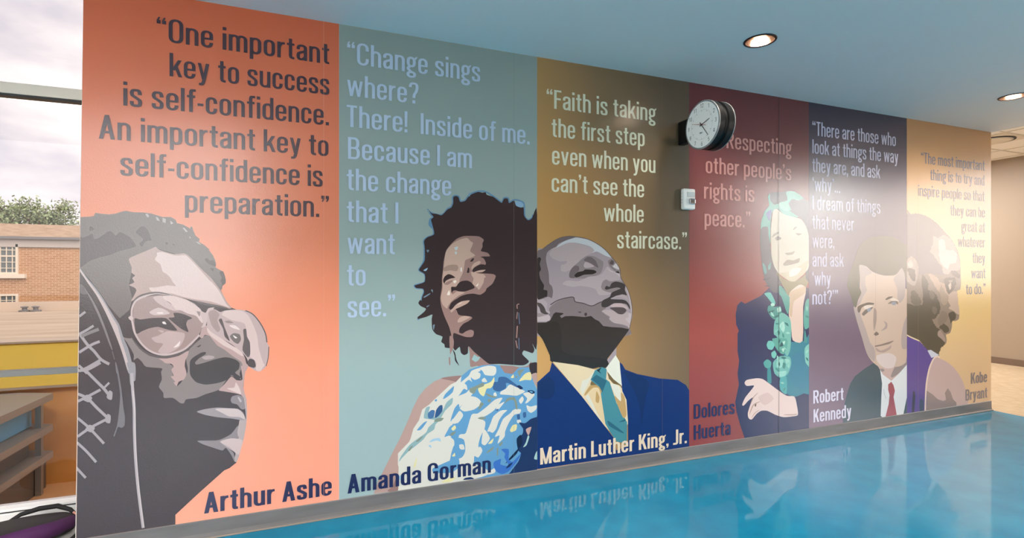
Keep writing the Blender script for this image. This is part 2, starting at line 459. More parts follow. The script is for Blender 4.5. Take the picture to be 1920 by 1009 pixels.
class Panel:
    def __init__(s, idx, sheet_mat, label):
        s.i = idx
        s.x0, s.x1 = XB[idx], XB[idx + 1]
        s.n = 0
        s.parts = {}
        bm = bmesh.new()
        x0, x1 = s.x0 + .0004, s.x1 - .0004
        lo = [(x0, 0, BASE_Z), (x1, 0, BASE_Z), (x1, 0, CEIL - .001), (x0, 0, CEIL - .001)]
        if idx == 0:
            lo[0] = (left_edge(BASE_Z) + .0005, 0, BASE_Z); lo[3] = (left_edge(CEIL) + .0005, 0, CEIL - .001)
        f = [bm.verts.new((x, -.0002, z)) for x, y, z in lo] ; g = [bm.verts.new((x, -.0012, z)) for x, y, z in lo]
        bm.faces.new(f); bm.faces.new(g)
        for k in range(4): bm.faces.new((f[k], f[(k + 1) % 4], g[(k + 1) % 4], g[k]))
        s.root = mesh_obj('mural_panel', bm, sheet_mat)
        tag(s.root, label, 'mural panel', 'printed mural panels along the wall')
    def bmx(s, part, hexc):
        if part not in s.parts: s.parts[part] = (bmesh.new(), [])
        bm, mats = s.parts[part]
        if hexc not in mats: mats.append(hexc)
        return bm, mats.index(hexc)
    def clampx(s, X, z):
        lo = left_edge(z) + .001 if s.i == 0 else s.x0 + .0005
        return min(max(X, lo), s.x1 - .0005)
    def place(s, u, v, y):
        X, z = wall(u, v)
        z = min(max(z, BASE_Z + .0003), CEIL - .002)
        return Vector((s.clampx(X, z), y, z))
    def poly(s, part, hexc, pts, sm=True, rough=0):
        bm, mi = s.bmx(part, hexc)
        s.n += 1
        y = -.0014 - s.n * .00002
        if sm: pts = smooth(pts, 2 if rough else 3)
        if rough:       # ragged cut edge of the printed shape
            o = []
            for i in range(len(pts)):
                (ax, ay), (bx, by_) = pts[i], pts[(i + 1) % len(pts)]
                l = math.hypot(bx - ax, by_ - ay) or 1
                o.append((ax, ay))
                m = min(3, int(l / 2.2))
                for k in range(1, m + 1):
                    t = k / (m + 1); r = random.uniform(-rough, rough)
                    o.append((ax + (bx - ax) * t - (by_ - ay) / l * r, ay + (by_ - ay) * t + (bx - ax) / l * r))
            pts = o
        q = [s.place(u, v, y) for u, v in pts]
        vv = [bm.verts.new(p) for p in q]
        for t in tessellate_polygon([[Vector((p.x, p.z, 0)) for p in q]]):
            try:
                f = bm.faces.new([vv[k] for k in t]); f.material_index = mi
            except ValueError: pass
    def line(s, part, hexc, pts, width, taper=False):
        # a painted line of given pixel width
        n = len(pts); L1, R1 = [], []
        sp = []
        for i in range(n - 1):
            p0, p1, p2, p3 = pts[max(i - 1, 0)], pts[i], pts[i + 1], pts[min(i + 2, n - 1)]
            for j in range(4):
                t = j / 4
                sp.append(tuple(0.5 * (2 * p1[c] + (p2[c] - p0[c]) * t + (2 * p0[c] - 5 * p1[c] + 4 * p2[c] - p3[c]) * t * t + (3 * p1[c] - p0[c] - 3 * p2[c] + p3[c]) * t ** 3) for c in (0, 1)))
        sp.append(pts[-1]); n = len(sp)
        for i in range(n):
            p, q = sp[max(i - 1, 0)], sp[min(i + 1, n - 1)]
            dx, dy = q[0] - p[0], q[1] - p[1]; l = math.hypot(dx, dy) or 1
            h = width / 2 * ((1 - abs(2 * i / (n - 1) - 1) ** 3 * .8) if taper else 1)
            L1.append((sp[i][0] - dy / l * h, sp[i][1] + dx / l * h)); R1.append((sp[i][0] + dy / l * h, sp[i][1] - dx / l * h))
        s.poly(part, hexc, L1 + R1[::-1], False)
    def seam(s, u, hexc):
        X = wall(u, 511)[0]
        bm = bmesh.new()
        h = .0006 if hexc != '#2a1c1e' else .0018
        bm.faces.new([bm.verts.new(c) for c in ((X - h, -.0064, BASE_Z), (X + h, -.0064, BASE_Z), (X + h, -.0064, CEIL - .002), (X - h, -.0064, CEIL - .002))])
        mesh_obj('sheet_seam', bm, vinyl(hexc), s.root)
    def text(s, part, font, hexc, cap, lines):
        bm, mi = s.bmx(part, hexc)
        s.n += 1
        n0 = len(bm.faces)
        rows = []
        for k, (t, ul, ur, ub, vb) in enumerate(lines):
            if k and part == 'name_lettering':      # each line of a name is a piece of its own
                bm2, _ = s.bmx('name_lettering_row', hexc); rows.append(bm2)
                add_text(bm2, font, t, ul, ur, vb, ub, cap, -.0016 - s.n * .00002)
            else: add_text(bm, font, t, ul, ur, vb, ub, cap, -.0016 - s.n * .00002)
        bm.faces.ensure_lookup_table()
        for f in bm.faces[n0:]: f.material_index = mi
        s.n += 40
    def finish(s, tree):
        # tree: part -> list of sub-parts
        made = {}
        if 'name_lettering_row' in s.parts: tree = dict(tree, name_lettering_row=[])
        for p, kids in tree.items():
            for name, par in [(p, None)] + [(k, p) for k in kids]:
                bm, mats = s.parts.pop(name)
                for v in bm.verts: pass
                made[name] = mesh_obj(name.split('_near')[0].split('_row')[0], bm, [vinyl(h) for h in mats], made[par] if par else s.root)
        assert not s.parts, list(s.parts)
        return made
def cap_m(u, v0, v1): return wall(u, v0)[1] - wall(u, v1)[1]

MAT_SEAM = principled('seam_shadow', lin('#6e6460'), .5)
MAT_SEAM_DARK = principled('seam_gap', lin('#2a1c1e'), .6)

# ---- panel 1: man in aviator glasses, tennis racket
p = Panel(0, vinyl_gradient('sheet_orange', [(0, '#ee9e82'), (.45, '#e68a68'), (1, '#d06540')], 'Z', .1, 3.07),
          'orange mural panel with large grey face of a man in aviator glasses')
dk, gy, md, lt = '#3d3235', '#675d5b', '#a98e88', '#cab2ae'
p.poly('portrait', dk, Z([(146, 500)]) + A([(110, 560), (180, 500), (400, 400), (590, 330), (800, 370)]) + E([(300, 560), (530, 905)]) + B([(700, 160), (735, 205), (800, 230), (850, 600), (828, 640), (820, 700), (818, 753)]) +
       D([(975, 190), (990, 240), (992, 300), (985, 370), (972, 440), (958, 490), (945, 540), (930, 575), (890, 607), (860, 620), (720, 745), (580, 875), (580, 950)]) + Z([(138, 1030)]), False)
p.poly('hair', gy, A([(30, 105), (100, 103), (140, 98), (150, 75), (200, 82), (250, 86), (300, 80), (345, 65), (375, 60), (430, 70), (500, 72), (560, 80), (640, 105), (700, 105), (735, 125), (745, 150), (790, 160), (840, 188), (848, 170), (858, 182), (864, 205), (880, 240), (910, 265), (905, 285), (945, 310), (985, 345)]) +
       E([(385, 430), (440, 500), (465, 560), (475, 600), (468, 640), (500, 660), (560, 690), (588, 780), (585, 830), (550, 860), (545, 895), (530, 912), (300, 660), (0, 480)]) +
       A([(590, 330), (400, 410), (420, 480), (395, 600), (420, 700), (400, 780), (330, 840), (300, 810), (240, 740), (180, 650), (110, 560), (40, 478)]), False)
dk2 = '#483e40'
p.poly('hair', dk2, A([(30, 260), (60, 255), (100, 240), (130, 225), (145, 265), (180, 255), (235, 215), (265, 208), (300, 240), (330, 215), (400, 250), (440, 300), (445, 320), (380, 340), (320, 355), (260, 380), (180, 400), (110, 425), (30, 470)]))
for q in (A([(445, 215), (490, 170), (525, 190), (545, 230), (560, 275), (520, 280), (490, 320), (470, 300), (490, 280), (500, 265), (470, 240)]), A([(110, 175), (125, 175), (145, 195), (110, 205)]),
          E([(340, 550), (365, 530), (400, 560), (440, 555), (465, 590), (470, 630), (420, 615), (375, 590)]), E([(520, 690), (560, 690), (588, 780), (585, 830), (550, 860), (530, 900), (545, 840), (525, 800), (540, 760), (520, 720)]),
          E([(405, 650), (450, 655), (435, 685)]), A([(660, 290), (680, 292), (672, 308)]), A([(710, 300), (728, 303), (722, 312)])):
    p.poly('hair', dk2, q)
for q in (A([(515, 85), (530, 80), (545, 100), (530, 108)]), A([(590, 105), (605, 108), (622, 135), (600, 130)]), A([(640, 110), (665, 120), (662, 150), (640, 140)]), A([(695, 130), (720, 150), (700, 160)]),
          A([(785, 182), (800, 185), (825, 212), (810, 215)]), E([(235, 335), (265, 340), (300, 370), (270, 365)]), A([(835, 245), (845, 255), (838, 262)])):
    p.poly('hair', '#a39a98', q, False)
p.poly('portrait', md, A([(395, 410), (440, 385), (500, 360), (560, 335), (590, 322), (620, 345), (720, 375), (800, 370), (840, 395), (920, 480)]) + E([(420, 770), (530, 915), (578, 1000)]) +
       B([(700, 160), (735, 207), (700, 210), (560, 175), (450, 150), (330, 122), (230, 114), (130, 132), (62, 160)]) + A([(413, 712), (450, 640), (430, 615), (395, 600), (435, 580), (420, 550), (440, 530), (415, 510), (415, 470)]))
p.poly('portrait', lt, A([(600, 365), (640, 360), (730, 385), (800, 382), (830, 400), (900, 475), (985, 570)]) + B([(600, 30), (650, 90), (700, 180), (725, 203), (690, 195), (600, 165), (500, 150), (400, 130), (330, 108), (270, 105), (200, 98), (180, 70), (230, 68), (300, 55), (360, 60)]) +
       A([(715, 580), (700, 550), (670, 520), (640, 500), (625, 450), (585, 415), (600, 385)]))
ck = '#7f7371'
p.poly('portrait', ck, B([(0, 400), (60, 410), (110, 480), (180, 530), (250, 545), (270, 560), (340, 600), (335, 640), (370, 735), (440, 640), (430, 560), (440, 500), (500, 440), (545, 400), (580, 395), (640, 450), (680, 480), (740, 520), (800, 570), (815, 590), (790, 650), (800, 690), (730, 665), (690, 710), (650, 760), (560, 790), (500, 815), (430, 825), (415, 850), (390, 850), (340, 815), (280, 815), (275, 780), (245, 740), (265, 690), (260, 640), (265, 615), (160, 605), (130, 570), (100, 545), (75, 560), (75, 520), (30, 440)]))
nd = '#3d3739'
p.poly('portrait', nd, B([(455, 570), (480, 540), (530, 510), (560, 505), (560, 520), (520, 545), (490, 575), (500, 590), (560, 575), (640, 550), (700, 540), (760, 555), (790, 580), (785, 620), (760, 645), (800, 675), (780, 690), (735, 660), (700, 695), (640, 715), (560, 725), (500, 710), (470, 680), (455, 650)]))
p.poly('portrait', '#a59694', B([(535, 540), (580, 528), (620, 535), (610, 550), (560, 557)]))
p.poly('portrait', nd, B([(500, 470), (530, 455), (520, 470)]))
m2, l2 = '#ae928e', '#cbb4b0'
p.poly('portrait', m2, B([(245, 548), (300, 548), (380, 530), (445, 495), (440, 530), (425, 560), (420, 600), (432, 650), (415, 690), (380, 705), (365, 735), (345, 710), (355, 705), (325, 670), (345, 665), (330, 625), (345, 605), (330, 585), (290, 580), (270, 565)]))
p.poly('portrait', m2, B([(520, 400), (545, 330), (580, 330), (600, 370), (680, 420), (740, 460), (800, 500), (825, 540), (835, 580), (850, 600), (828, 640), (815, 610), (800, 570), (740, 530), (690, 490), (640, 460), (590, 400), (555, 390), (540, 410)]))
p.poly('portrait', l2, B([(570, 340), (590, 360), (650, 400), (720, 450), (790, 490), (820, 530), (800, 530), (740, 490), (680, 460), (600, 400), (575, 370)]))
p.poly('portrait', m2, B([(800, 600), (835, 605), (822, 680), (818, 753), (840, 840), (800, 795), (740, 780), (680, 770), (650, 762), (690, 720), (735, 670), (770, 695), (810, 690)]))
p.poly('portrait', l2, B([(705, 750), (755, 745), (765, 710), (790, 750), (800, 790), (760, 775)]))
p.poly('portrait', '#81777a', B([(730, 830), (740, 805), (780, 795), (815, 810), (830, 850), (825, 890), (800, 890), (775, 860), (740, 850)]))
p.poly('portrait', '#aaa1a3', B([(778, 815), (785, 808), (805, 835), (795, 845)]))
rim = '#a89896'
p.poly('portrait', rim, D([(950, 330), (985, 320), (972, 190), (982, 195), (990, 240), (992, 300), (985, 370), (972, 440), (958, 490), (945, 540), (930, 572), (915, 560), (925, 520), (880, 490), (830, 450), (900, 435), (940, 437), (935, 400), (945, 350)]))
p.poly('portrait', '#8f8588', B([(500, 908), (560, 890), (640, 880), (720, 885), (780, 890), (815, 915), (830, 960), (800, 965), (740, 955), (640, 945), (560, 930)]))
p.poly('portrait', '#bdadab', B([(625, 890), (700, 885), (780, 890), (820, 930), (825, 960), (790, 945), (720, 940), (670, 915)]))
p.poly('portrait', '#81777a', D([(705, 450), (760, 448), (830, 445), (900, 410), (940, 360), (935, 410), (945, 435), (900, 435), (840, 455), (880, 490), (915, 520), (920, 570), (900, 530), (870, 490), (850, 505), (800, 490), (740, 470)]))
p.poly('portrait', '#bca8a5', D([(835, 455), (900, 435), (965, 445), (955, 500), (940, 530), (890, 485)]))
# glasses
p.poly('portrait', dk, B([(0, 300), (40, 270), (62, 250), (64, 310), (82, 390), (60, 412), (0, 400)]))
ln, fr = '#967e7b', '#bba6a3'
gl = 'eyeglasses'
p.poly(gl, ln, B([(75, 200), (90, 170), (130, 140), (200, 125), (270, 120), (340, 130), (420, 150), (490, 180), (520, 220), (560, 250), (565, 300), (545, 335), (520, 380), (490, 430), (440, 480), (380, 510), (300, 525), (230, 522), (160, 490), (110, 430), (80, 350), (70, 260)]))
p.poly(gl, '#b9a29f', B([(205, 135), (265, 125), (290, 155), (330, 185), (390, 220), (340, 225), (290, 205), (240, 175)]))
p.poly(gl, lt, B([(270, 128), (340, 125), (430, 150), (490, 185), (530, 220), (550, 270), (540, 310), (520, 290), (495, 260), (440, 245), (400, 225), (360, 215), (320, 170), (290, 155)]))
p.poly(gl, '#bea9a6', B([(180, 235), (240, 205), (290, 220), (320, 245), (270, 255), (210, 255)]))
p.poly(gl, '#d9c8c5', B([(230, 238), (270, 235), (275, 245), (240, 247)]))
p.poly(gl, dk, B([(80, 280), (120, 285), (200, 275), (290, 275), (330, 310), (370, 360), (310, 355), (240, 335), (180, 345), (130, 365), (92, 380)]))
p.poly(gl, '#d2c8c6', B([(268, 302), (285, 300), (297, 317), (275, 315)]))
p.poly(gl, dk, B([(310, 275), (350, 270), (345, 240), (400, 245), (470, 275), (440, 290), (430, 320), (445, 370), (400, 350), (360, 320)]))
p.poly(gl, '#b39b98', B([(195, 410), (240, 395), (300, 365), (380, 370), (420, 380), (415, 420), (385, 470), (330, 505), (280, 520), (240, 500), (275, 450), (225, 440)]))
p.poly(gl, '#d9c8c5', B([(345, 475), (370, 450), (390, 430), (380, 465)]))
p.poly(gl, '#b39b98', B([(240, 355), (280, 362), (265, 375)]))
p.poly(gl, '#bba6a3', B([(520, 225), (560, 240), (580, 210), (620, 205), (590, 240), (575, 280), (560, 330), (530, 340), (545, 310)]))
p.poly(gl, '#8a7876', B([(500, 230), (525, 235), (520, 265)]))
p.poly(gl, '#b59f9c', B([(580, 230), (620, 215), (660, 235), (690, 225), (760, 218), (830, 225), (880, 255), (930, 310), (965, 380), (975, 440), (990, 470), (985, 540), (970, 600), (930, 635), (895, 630), (850, 600), (845, 560), (820, 520), (740, 455), (680, 420), (600, 370), (570, 330)]))
p.poly(gl, lt, B([(670, 250), (700, 225), (800, 225), (850, 260), (890, 340), (910, 400), (920, 480), (950, 580), (960, 590), (930, 635), (900, 625), (905, 580), (880, 550), (860, 530), (850, 440), (835, 350), (820, 310), (740, 290), (690, 265)]))
p.poly(gl, '#9a8582', B([(580, 240), (620, 220), (655, 250), (640, 290), (660, 350), (640, 370), (600, 320)]))
p.poly(gl, '#4e4446', B([(650, 290), (670, 280), (690, 340), (725, 430), (690, 400), (680, 350)]))
p.poly(gl, '#6c6261', B([(725, 400), (750, 378), (790, 385), (800, 420), (780, 450), (750, 435)]))
p.poly(gl, '#d8cecb', B([(745, 390), (775, 408), (760, 412)]))
p.poly(gl, '#5a5051', B([(815, 355), (835, 350), (840, 400), (860, 440), (862, 520), (845, 540), (810, 490), (820, 420)]))
p.poly(gl, '#8a7876', B([(690, 298), (720, 292), (750, 308), (710, 310)]))
p.poly(gl, '#d9c8c5', B([(720, 325), (760, 325), (795, 355), (750, 345)]))
p.poly(gl, '#4a4244', B([(845, 570), (860, 550), (890, 560), (900, 600), (885, 612), (850, 600)]))
p.line(gl, '#5a5051', B([(830, 225), (880, 250), (930, 310), (965, 380), (975, 440)]), 2.2)
p.line(gl, '#5a5051', B([(988, 470), (984, 540), (970, 600)]), 1.6)
p.line(gl, '#574d4e', B([(60, 405), (110, 470), (170, 515), (250, 538), (330, 532), (410, 505), (470, 460), (510, 425)]), 4.4, True)
p.line(gl, fr, B([(330, 118), (230, 108), (150, 128), (90, 160), (65, 210), (62, 270), (68, 310), (85, 380), (130, 450), (190, 500), (260, 522), (330, 518), (410, 490), (460, 450), (520, 390)]), 3.6)
p.line(gl, '#574d4e', B([(66, 168), (110, 130), (180, 108), (250, 104), (330, 120)]), 3.4, True)
p.line(gl, '#574d4e', B([(490, 160), (560, 180), (640, 195), (712, 210)]), 4, True)
p.poly(gl, fr, A([(392, 835), (415, 820), (428, 840), (420, 862), (400, 850)]))
# racket
rk = 'tennis_racket'
p.poly(rk, '#5f5657', C([(50, 240), (90, 270), (110, 330), (50, 320)]))
p.poly(rk, '#8d888c', C([(50, 105), (110, 190), (170, 260), (230, 340), (290, 440), (340, 520), (385, 590), (420, 700), (460, 790), (490, 900), (510, 1009), (465, 1009), (430, 900), (380, 740), (330, 620), (270, 480), (200, 350), (130, 250), (44, 130)]))
p.poly(rk, '#b9a6a4', C([(48, 112), (120, 215), (190, 305), (260, 410), (320, 520), (370, 600), (400, 720), (440, 840), (470, 960), (455, 975), (420, 860), (370, 720), (320, 600), (260, 470), (190, 340), (120, 240), (46, 130)]))
p.poly(rk, '#8d888c', D([(300, 0), (345, 0), (352, 40), (350, 100), (340, 110), (335, 150), (320, 120), (315, 60)]))
p.line(rk, '#a79c9e', D([(330, 60), (335, 160), (343, 260), (345, 400), (352, 560), (368, 740), (395, 950)]), 5.6)
p.line(rk, '#bdb0af', D([(338, 160), (347, 300), (350, 440), (356, 560), (372, 740), (398, 945)]), 2.0)
p.line(rk, '#776d6e', C([(90, 280), (150, 380), (200, 480), (250, 600), (300, 740), (325, 810)]), 4.2, True)
p.line(rk, '#5f5657', C([(325, 820), (345, 890)]), 2)
p.poly(rk, '#6d6669', D([(240, 0), (255, 60), (270, 150), (282, 260), (290, 310), (288, 360), (270, 375), (250, 370), (232, 420), (225, 420), (245, 360), (258, 260), (262, 180), (248, 80), (235, 10)]))
p.poly(rk, '#6d6669', C([(350, 910), (365, 940), (375, 1005), (360, 1005)]))
sg = '#988e91'
for q, wd in ((D([(20, 45), (75, 40), (150, 0)]), 5), (D([(60, 40), (130, 110), (170, 150), (205, 195)]), 5.5), (D([(150, 155), (75, 195), (20, 222)]), 5), (D([(20, 180), (75, 205), (130, 260), (205, 330)]), 5.5), (D([(18, 425), (90, 375), (195, 320)]), 5),
              (D([(18, 318), (85, 375), (170, 465)]), 5), (D([(14, 458), (70, 510), (125, 572)]), 5), (D([(10, 602), (65, 662)]), 5), (D([(165, 150), (200, 115)]), 4), (C([(40, 672), (100, 640), (165, 600)]), 4.6), (C([(42, 665), (110, 760), (170, 820), (230, 890), (300, 930)]), 5.4),
              (C([(40, 830), (110, 785), (165, 755), (218, 735)]), 5), (C([(40, 990), (110, 960), (230, 890)]), 5), (C([(36, 940), (110, 1009)]), 5), (C([(42, 520), (95, 480)]), 4.6)):
    p.line(rk, sg, q, wd)
p.line(rk, '#7b7273', C([(60, 690), (130, 660), (210, 630)]), 6)
for x, y in ((75, 205), (90, 378)): p.poly(rk, sg, D([(x - 28, y + 6), (x - 8, y - 20), (x + 10, y - 18), (x + 28, y - 2), (x + 10, y + 22), (x - 8, y + 18)]))
for x, y in ((205, 190), (195, 325)): p.poly(rk, sg, D([(x - 20, y + 5), (x - 5, y - 30), (x + 14, y - 20), (x + 10, y + 22), (x - 10, y + 20)]))
p.seam(607, '#e2a08a')
p.text('quotation', REG, '#43303a', cap_m(333.6, 39.4, 83), [
    ('\u201cOne important', 294, 617.5, 600, 118.5), ('key to success', 318.2, 617.5, 600, 176.3), ('is self-confidence.', 231.6, 616.7, 600, 234),
    ('An important key to', 185.8, 615.8, 600, 292), ('self-confidence is', 226, 605, 596, 349.7), ('preparation.\u201d', 347, 616.7, 594, 407)])
p.text('name_lettering', BOLD, '#2c2b4c', cap_m(395, 923, 962), [('Arthur Ashe', 383, 622, 385, 962.5)])
p.finish({'portrait': ['hair', 'eyeglasses'], 'tennis_racket': [], 'quotation': [], 'name_lettering': []})

# ---- panel 2: woman in a blue and white dress
p = Panel(1, vinyl_gradient('sheet_teal', [(0, '#97aeae'), (.5, '#94a8a3'), (1, '#899894')], 'Z', .1, 3.07),
          'grey teal mural panel with a smiling woman in a blue and white patterned dress')
dk, ls, ms = '#33282b', '#bc9f90', '#957770'
s2 = '#b09389'
p.poly('portrait', s2, I([(40, 955), (75, 860), (120, 770), (180, 650), (230, 555), (280, 445), (330, 325), (370, 245), (420, 185), (480, 138), (530, 117), (630, 130), (660, 140), (560, 300), (400, 600), (215, 960)]), False)
p.poly('portrait', '#8f716b', I([(530, 115), (580, 103), (660, 95), (700, 100), (660, 140), (640, 140), (600, 130)]))
p.poly('portrait', '#8f716b', I([(140, 935), (180, 900), (195, 860), (216, 850), (216, 940)]))
p.poly('portrait', ms, G([(455, 375), (500, 420), (560, 470), (620, 515), (700, 525), (800, 530), (860, 540), (920, 530), (950, 495), (945, 560), (850, 600), (740, 600), (560, 540), (520, 530), (470, 535), (465, 430)]))
p.poly('portrait', '#8fb0b0', G([(500, 440), (530, 460), (550, 460), (530, 490), (510, 500), (480, 480)]), False)
p.poly('portrait', dk, G([(940, 510), (1000, 505), (1000, 590), (950, 595), (935, 545)]))
p.poly('portrait', s2, G([(950, 600), (1000, 588), (1000, 700), (970, 660)]))
hair = Fc([(135, 180), (165, 210), (205, 215), (245, 225), (290, 180), (320, 165), (335, 130), (335, 85), (350, 75), (375, 80), (390, 120), (430, 112), (450, 85), (480, 60), (530, 42), (565, 48), (590, 45), (600, 65), (650, 80), (690, 110), (718, 128), (735, 95), (765, 95), (775, 130), (815, 110), (830, 150), (870, 165), (890, 165), (895, 230), (925, 265), (955, 250), (965, 225), (1000, 218)]) + \
       G([(1000, 350), (960, 355), (975, 400), (960, 430), (915, 415), (890, 410), (880, 440), (930, 490), (920, 510), (890, 525), (840, 525), (700, 515), (620, 515), (560, 470), (500, 420), (455, 375), (450, 430), (420, 445), (395, 425), (385, 380), (350, 410), (330, 380), (310, 390), (270, 385), (265, 360), (240, 340), (250, 300), (200, 280), (170, 240), (165, 160), (170, 125), (120, 145), (60, 160), (55, 145), (100, 110), (120, 80), (80, 60), (60, 35), (75, 10)]) + \
       Fc([(85, 900), (90, 870), (105, 830), (95, 805), (45, 800), (30, 780), (60, 770), (110, 750), (110, 690), (65, 660), (80, 630), (110, 580), (110, 480), (105, 430), (130, 400), (185, 375), (170, 300), (160, 260), (180, 240), (160, 215)])
p.line('hair', '#5f86a3', Fc([(85, 900), (90, 870), (105, 830), (95, 805), (45, 800), (30, 780), (60, 770), (110, 750), (110, 690), (65, 660), (80, 630), (105, 580), (108, 480), (103, 430), (130, 400), (180, 375), (168, 300), (156, 260), (175, 240), (155, 215), (133, 178), (165, 208), (245, 222), (290, 176), (318, 160), (332, 125), (330, 85), (350, 72), (378, 78), (393, 116), (430, 108), (450, 80), (480, 55), (530, 38), (590, 41), (650, 76), (690, 106), (718, 124), (735, 90), (768, 92), (778, 124), (818, 104), (870, 116), (893, 140), (898, 230), (925, 262), (955, 246), (965, 220)]), 3.0)
p.poly('hair', '#5f86a3', G([(55, 150), (110, 100), (130, 110), (60, 170)])); p.poly('hair', '#5f86a3', Fc([(150, 250), (140, 300), (165, 330), (190, 330), (185, 250)]))
p.poly('hair', dk, hair)
for hx, q in (('#86a9c4', Fc([(825, 120), (870, 120), (890, 145), (870, 165), (830, 150)])), ('#6f93ad', Fc([(455, 55), (475, 50), (462, 80)])), ('#93b9d0', Fc([(100, 660), (135, 640), (120, 665)])), ('#6f8796', Fc([(125, 500), (145, 500), (135, 520)])),
              ('#6f8796', Fc([(100, 870), (150, 840), (150, 850), (110, 875)])), ('#6f8796', Fc([(160, 815), (172, 812), (174, 835)])), ('#6f8796', G([(175, 210), (190, 205), (180, 250)])), ('#6f8796', G([(125, 60), (150, 50), (130, 68)]))):
    p.poly('hair', hx, q)
p.poly('portrait', ms, H([(95, 220), (110, 180), (150, 130), (200, 85), (260, 62), (330, 60), (400, 65), (442, 95), (430, 125), (430, 160), (415, 195), (450, 205), (480, 215), (497, 243), (440, 245), (412, 250), (440, 262), (460, 300), (455, 320), (400, 325), (350, 360), (345, 385), (400, 395), (480, 400), (530, 405), (550, 425), (520, 490), (470, 530), (455, 560), (410, 590), (350, 580), (290, 585), (230, 605), (170, 650), (130, 700), (150, 740), (190, 720), (215, 770), (270, 780), (320, 785), (338, 800), (300, 830), (260, 850), (225, 890), (220, 930), (250, 940), (280, 920), (320, 905), (350, 915), (350, 950), (335, 970), (280, 970), (220, 950), (170, 935), (165, 985), (172, 1009), (140, 1009), (150, 960), (130, 880), (90, 790), (60, 700), (50, 620), (65, 520), (65, 440), (75, 360), (80, 290)]))
p.poly('portrait', ls, H([(95, 225), (110, 185), (160, 130), (220, 95), (290, 78), (320, 105), (345, 125), (330, 165), (320, 200), (365, 235), (320, 260), (275, 280), (265, 340), (250, 400), (225, 450), (215, 500), (180, 515), (150, 520), (150, 570), (165, 585), (200, 560), (270, 570), (220, 595), (160, 640), (120, 690), (110, 715), (75, 685), (60, 650), (55, 610), (70, 540), (72, 450), (80, 350)]))
p.poly('portrait', '#9c8376', H([(80, 350), (120, 325), (170, 318), (205, 325), (212, 355), (195, 378), (140, 370), (85, 378)]))
for hx, q in ((dk, H([(75, 460), (90, 425), (120, 405), (150, 410), (185, 435), (140, 445), (100, 465), (85, 490)])), (ms, H([(85, 495), (110, 475), (155, 458), (160, 470), (120, 500)])), ('#e2d8cc', H([(165, 470), (185, 458), (197, 470), (180, 488)])),
              ('#e6ddd1', H([(110, 590), (130, 548), (138, 590)])), ('#dfe0dc', H([(233, 350), (242, 345), (243, 380), (235, 380)])), ('#b7c6c8', H([(175, 165), (210, 155), (205, 180), (190, 190)])), ('#b7c6c8', H([(180, 205), (195, 200), (200, 215), (190, 228)])),
              (dk, H([(210, 490), (240, 468), (290, 462), (330, 480), (360, 525), (320, 545), (270, 560), (220, 560), (190, 550), (165, 555), (152, 575), (148, 520), (190, 520)])), (dk, H([(318, 290), (340, 262), (355, 265), (340, 290)])), (dk, H([(290, 390), (300, 345), (312, 355), (310, 390)])),
              (ls, H([(325, 385), (345, 385), (400, 400), (440, 405), (460, 430), (445, 440), (440, 480), (400, 545), (380, 525), (340, 490), (350, 445), (335, 420)])), ('#e2d8cc', H([(370, 510), (395, 485), (385, 512)])),
              (ls, H([(330, 340), (355, 305), (400, 285), (415, 295), (400, 315), (350, 345), (335, 370)])), (dk, H([(340, 365), (370, 335), (420, 315), (470, 325), (430, 335), (440, 360), (380, 370), (345, 385)])), (ls, H([(345, 390), (400, 370), (458, 365), (430, 385), (390, 390)])),
              (dk, H([(130, 700), (150, 660), (200, 625), (290, 590), (300, 600), (315, 645), (290, 640), (230, 650), (190, 680), (165, 715), (130, 715)])), (ls, H([(160, 715), (190, 680), (240, 650), (315, 640), (290, 670), (230, 700), (185, 720), (150, 750), (140, 730)])), ('#e2d2c4', H([(195, 680), (250, 655), (230, 670)])),
              (ls, H([(205, 825), (225, 795), (270, 780), (320, 790), (290, 810), (240, 835), (210, 840)]))):
    p.poly('portrait', hx, q)
for q, hx, wd in ((G([(855, 42), (838, 50), (840, 80)]), ms, 2), (G([(840, 105), (835, 160)]), ms, 1.6), (G([(840, 215), (834, 310)]), ms, 2.2), (G([(828, 330), (840, 390)]), ms, 2), (G([(850, 110), (858, 200)]), '#5b6c85', 1.5), (G([(852, 310), (854, 400)]), '#5b6c85', 1.5)):
    p.line('earring', hx, q, wd)
p.poly('earring_near', ms, G([(305, 300), (330, 300), (340, 340), (335, 390), (320, 420), (310, 435)]))
p.poly('earring_near', dk, G([(330, 400), (350, 430), (360, 480), (382, 530), (350, 490), (345, 450)]))
p.poly('earring_near', ms, G([(300, 465), (310, 465), (312, 520), (303, 520)]))
wh, bl, ol, yl, nv, tl = '#d0cfc3', '#5f95bc', '#7f8b7c', '#d8d19b', '#3b5f8c', '#88a8aa'
dr = 'dress'
p.poly(dr, wh, I([(220, 945), (222, 760), (217, 740), (218, 660), (300, 575), (312, 545), (330, 480), (370, 420), (395, 340), (445, 305), (470, 280), (540, 215), (600, 160), (640, 140)]) + G([(400, 610), (460, 560), (520, 540), (560, 525), (640, 520), (700, 525), (740, 585), (800, 595), (850, 545), (930, 540), (955, 620), (985, 700), (1010, 720)]) + Z([(1012, 885), (840, 920)]), False)
p.poly(dr, bl, G([(400, 610), (460, 560), (520, 540), (560, 525), (640, 520), (700, 525), (740, 585), (800, 595), (850, 545), (930, 540), (955, 620), (985, 700), (1010, 720)]) + Z([(1012, 890)]) + J([(250, 850), (60, 860), (0, 850), (0, 700), (30, 480), (40, 330), (80, 230)]), False)
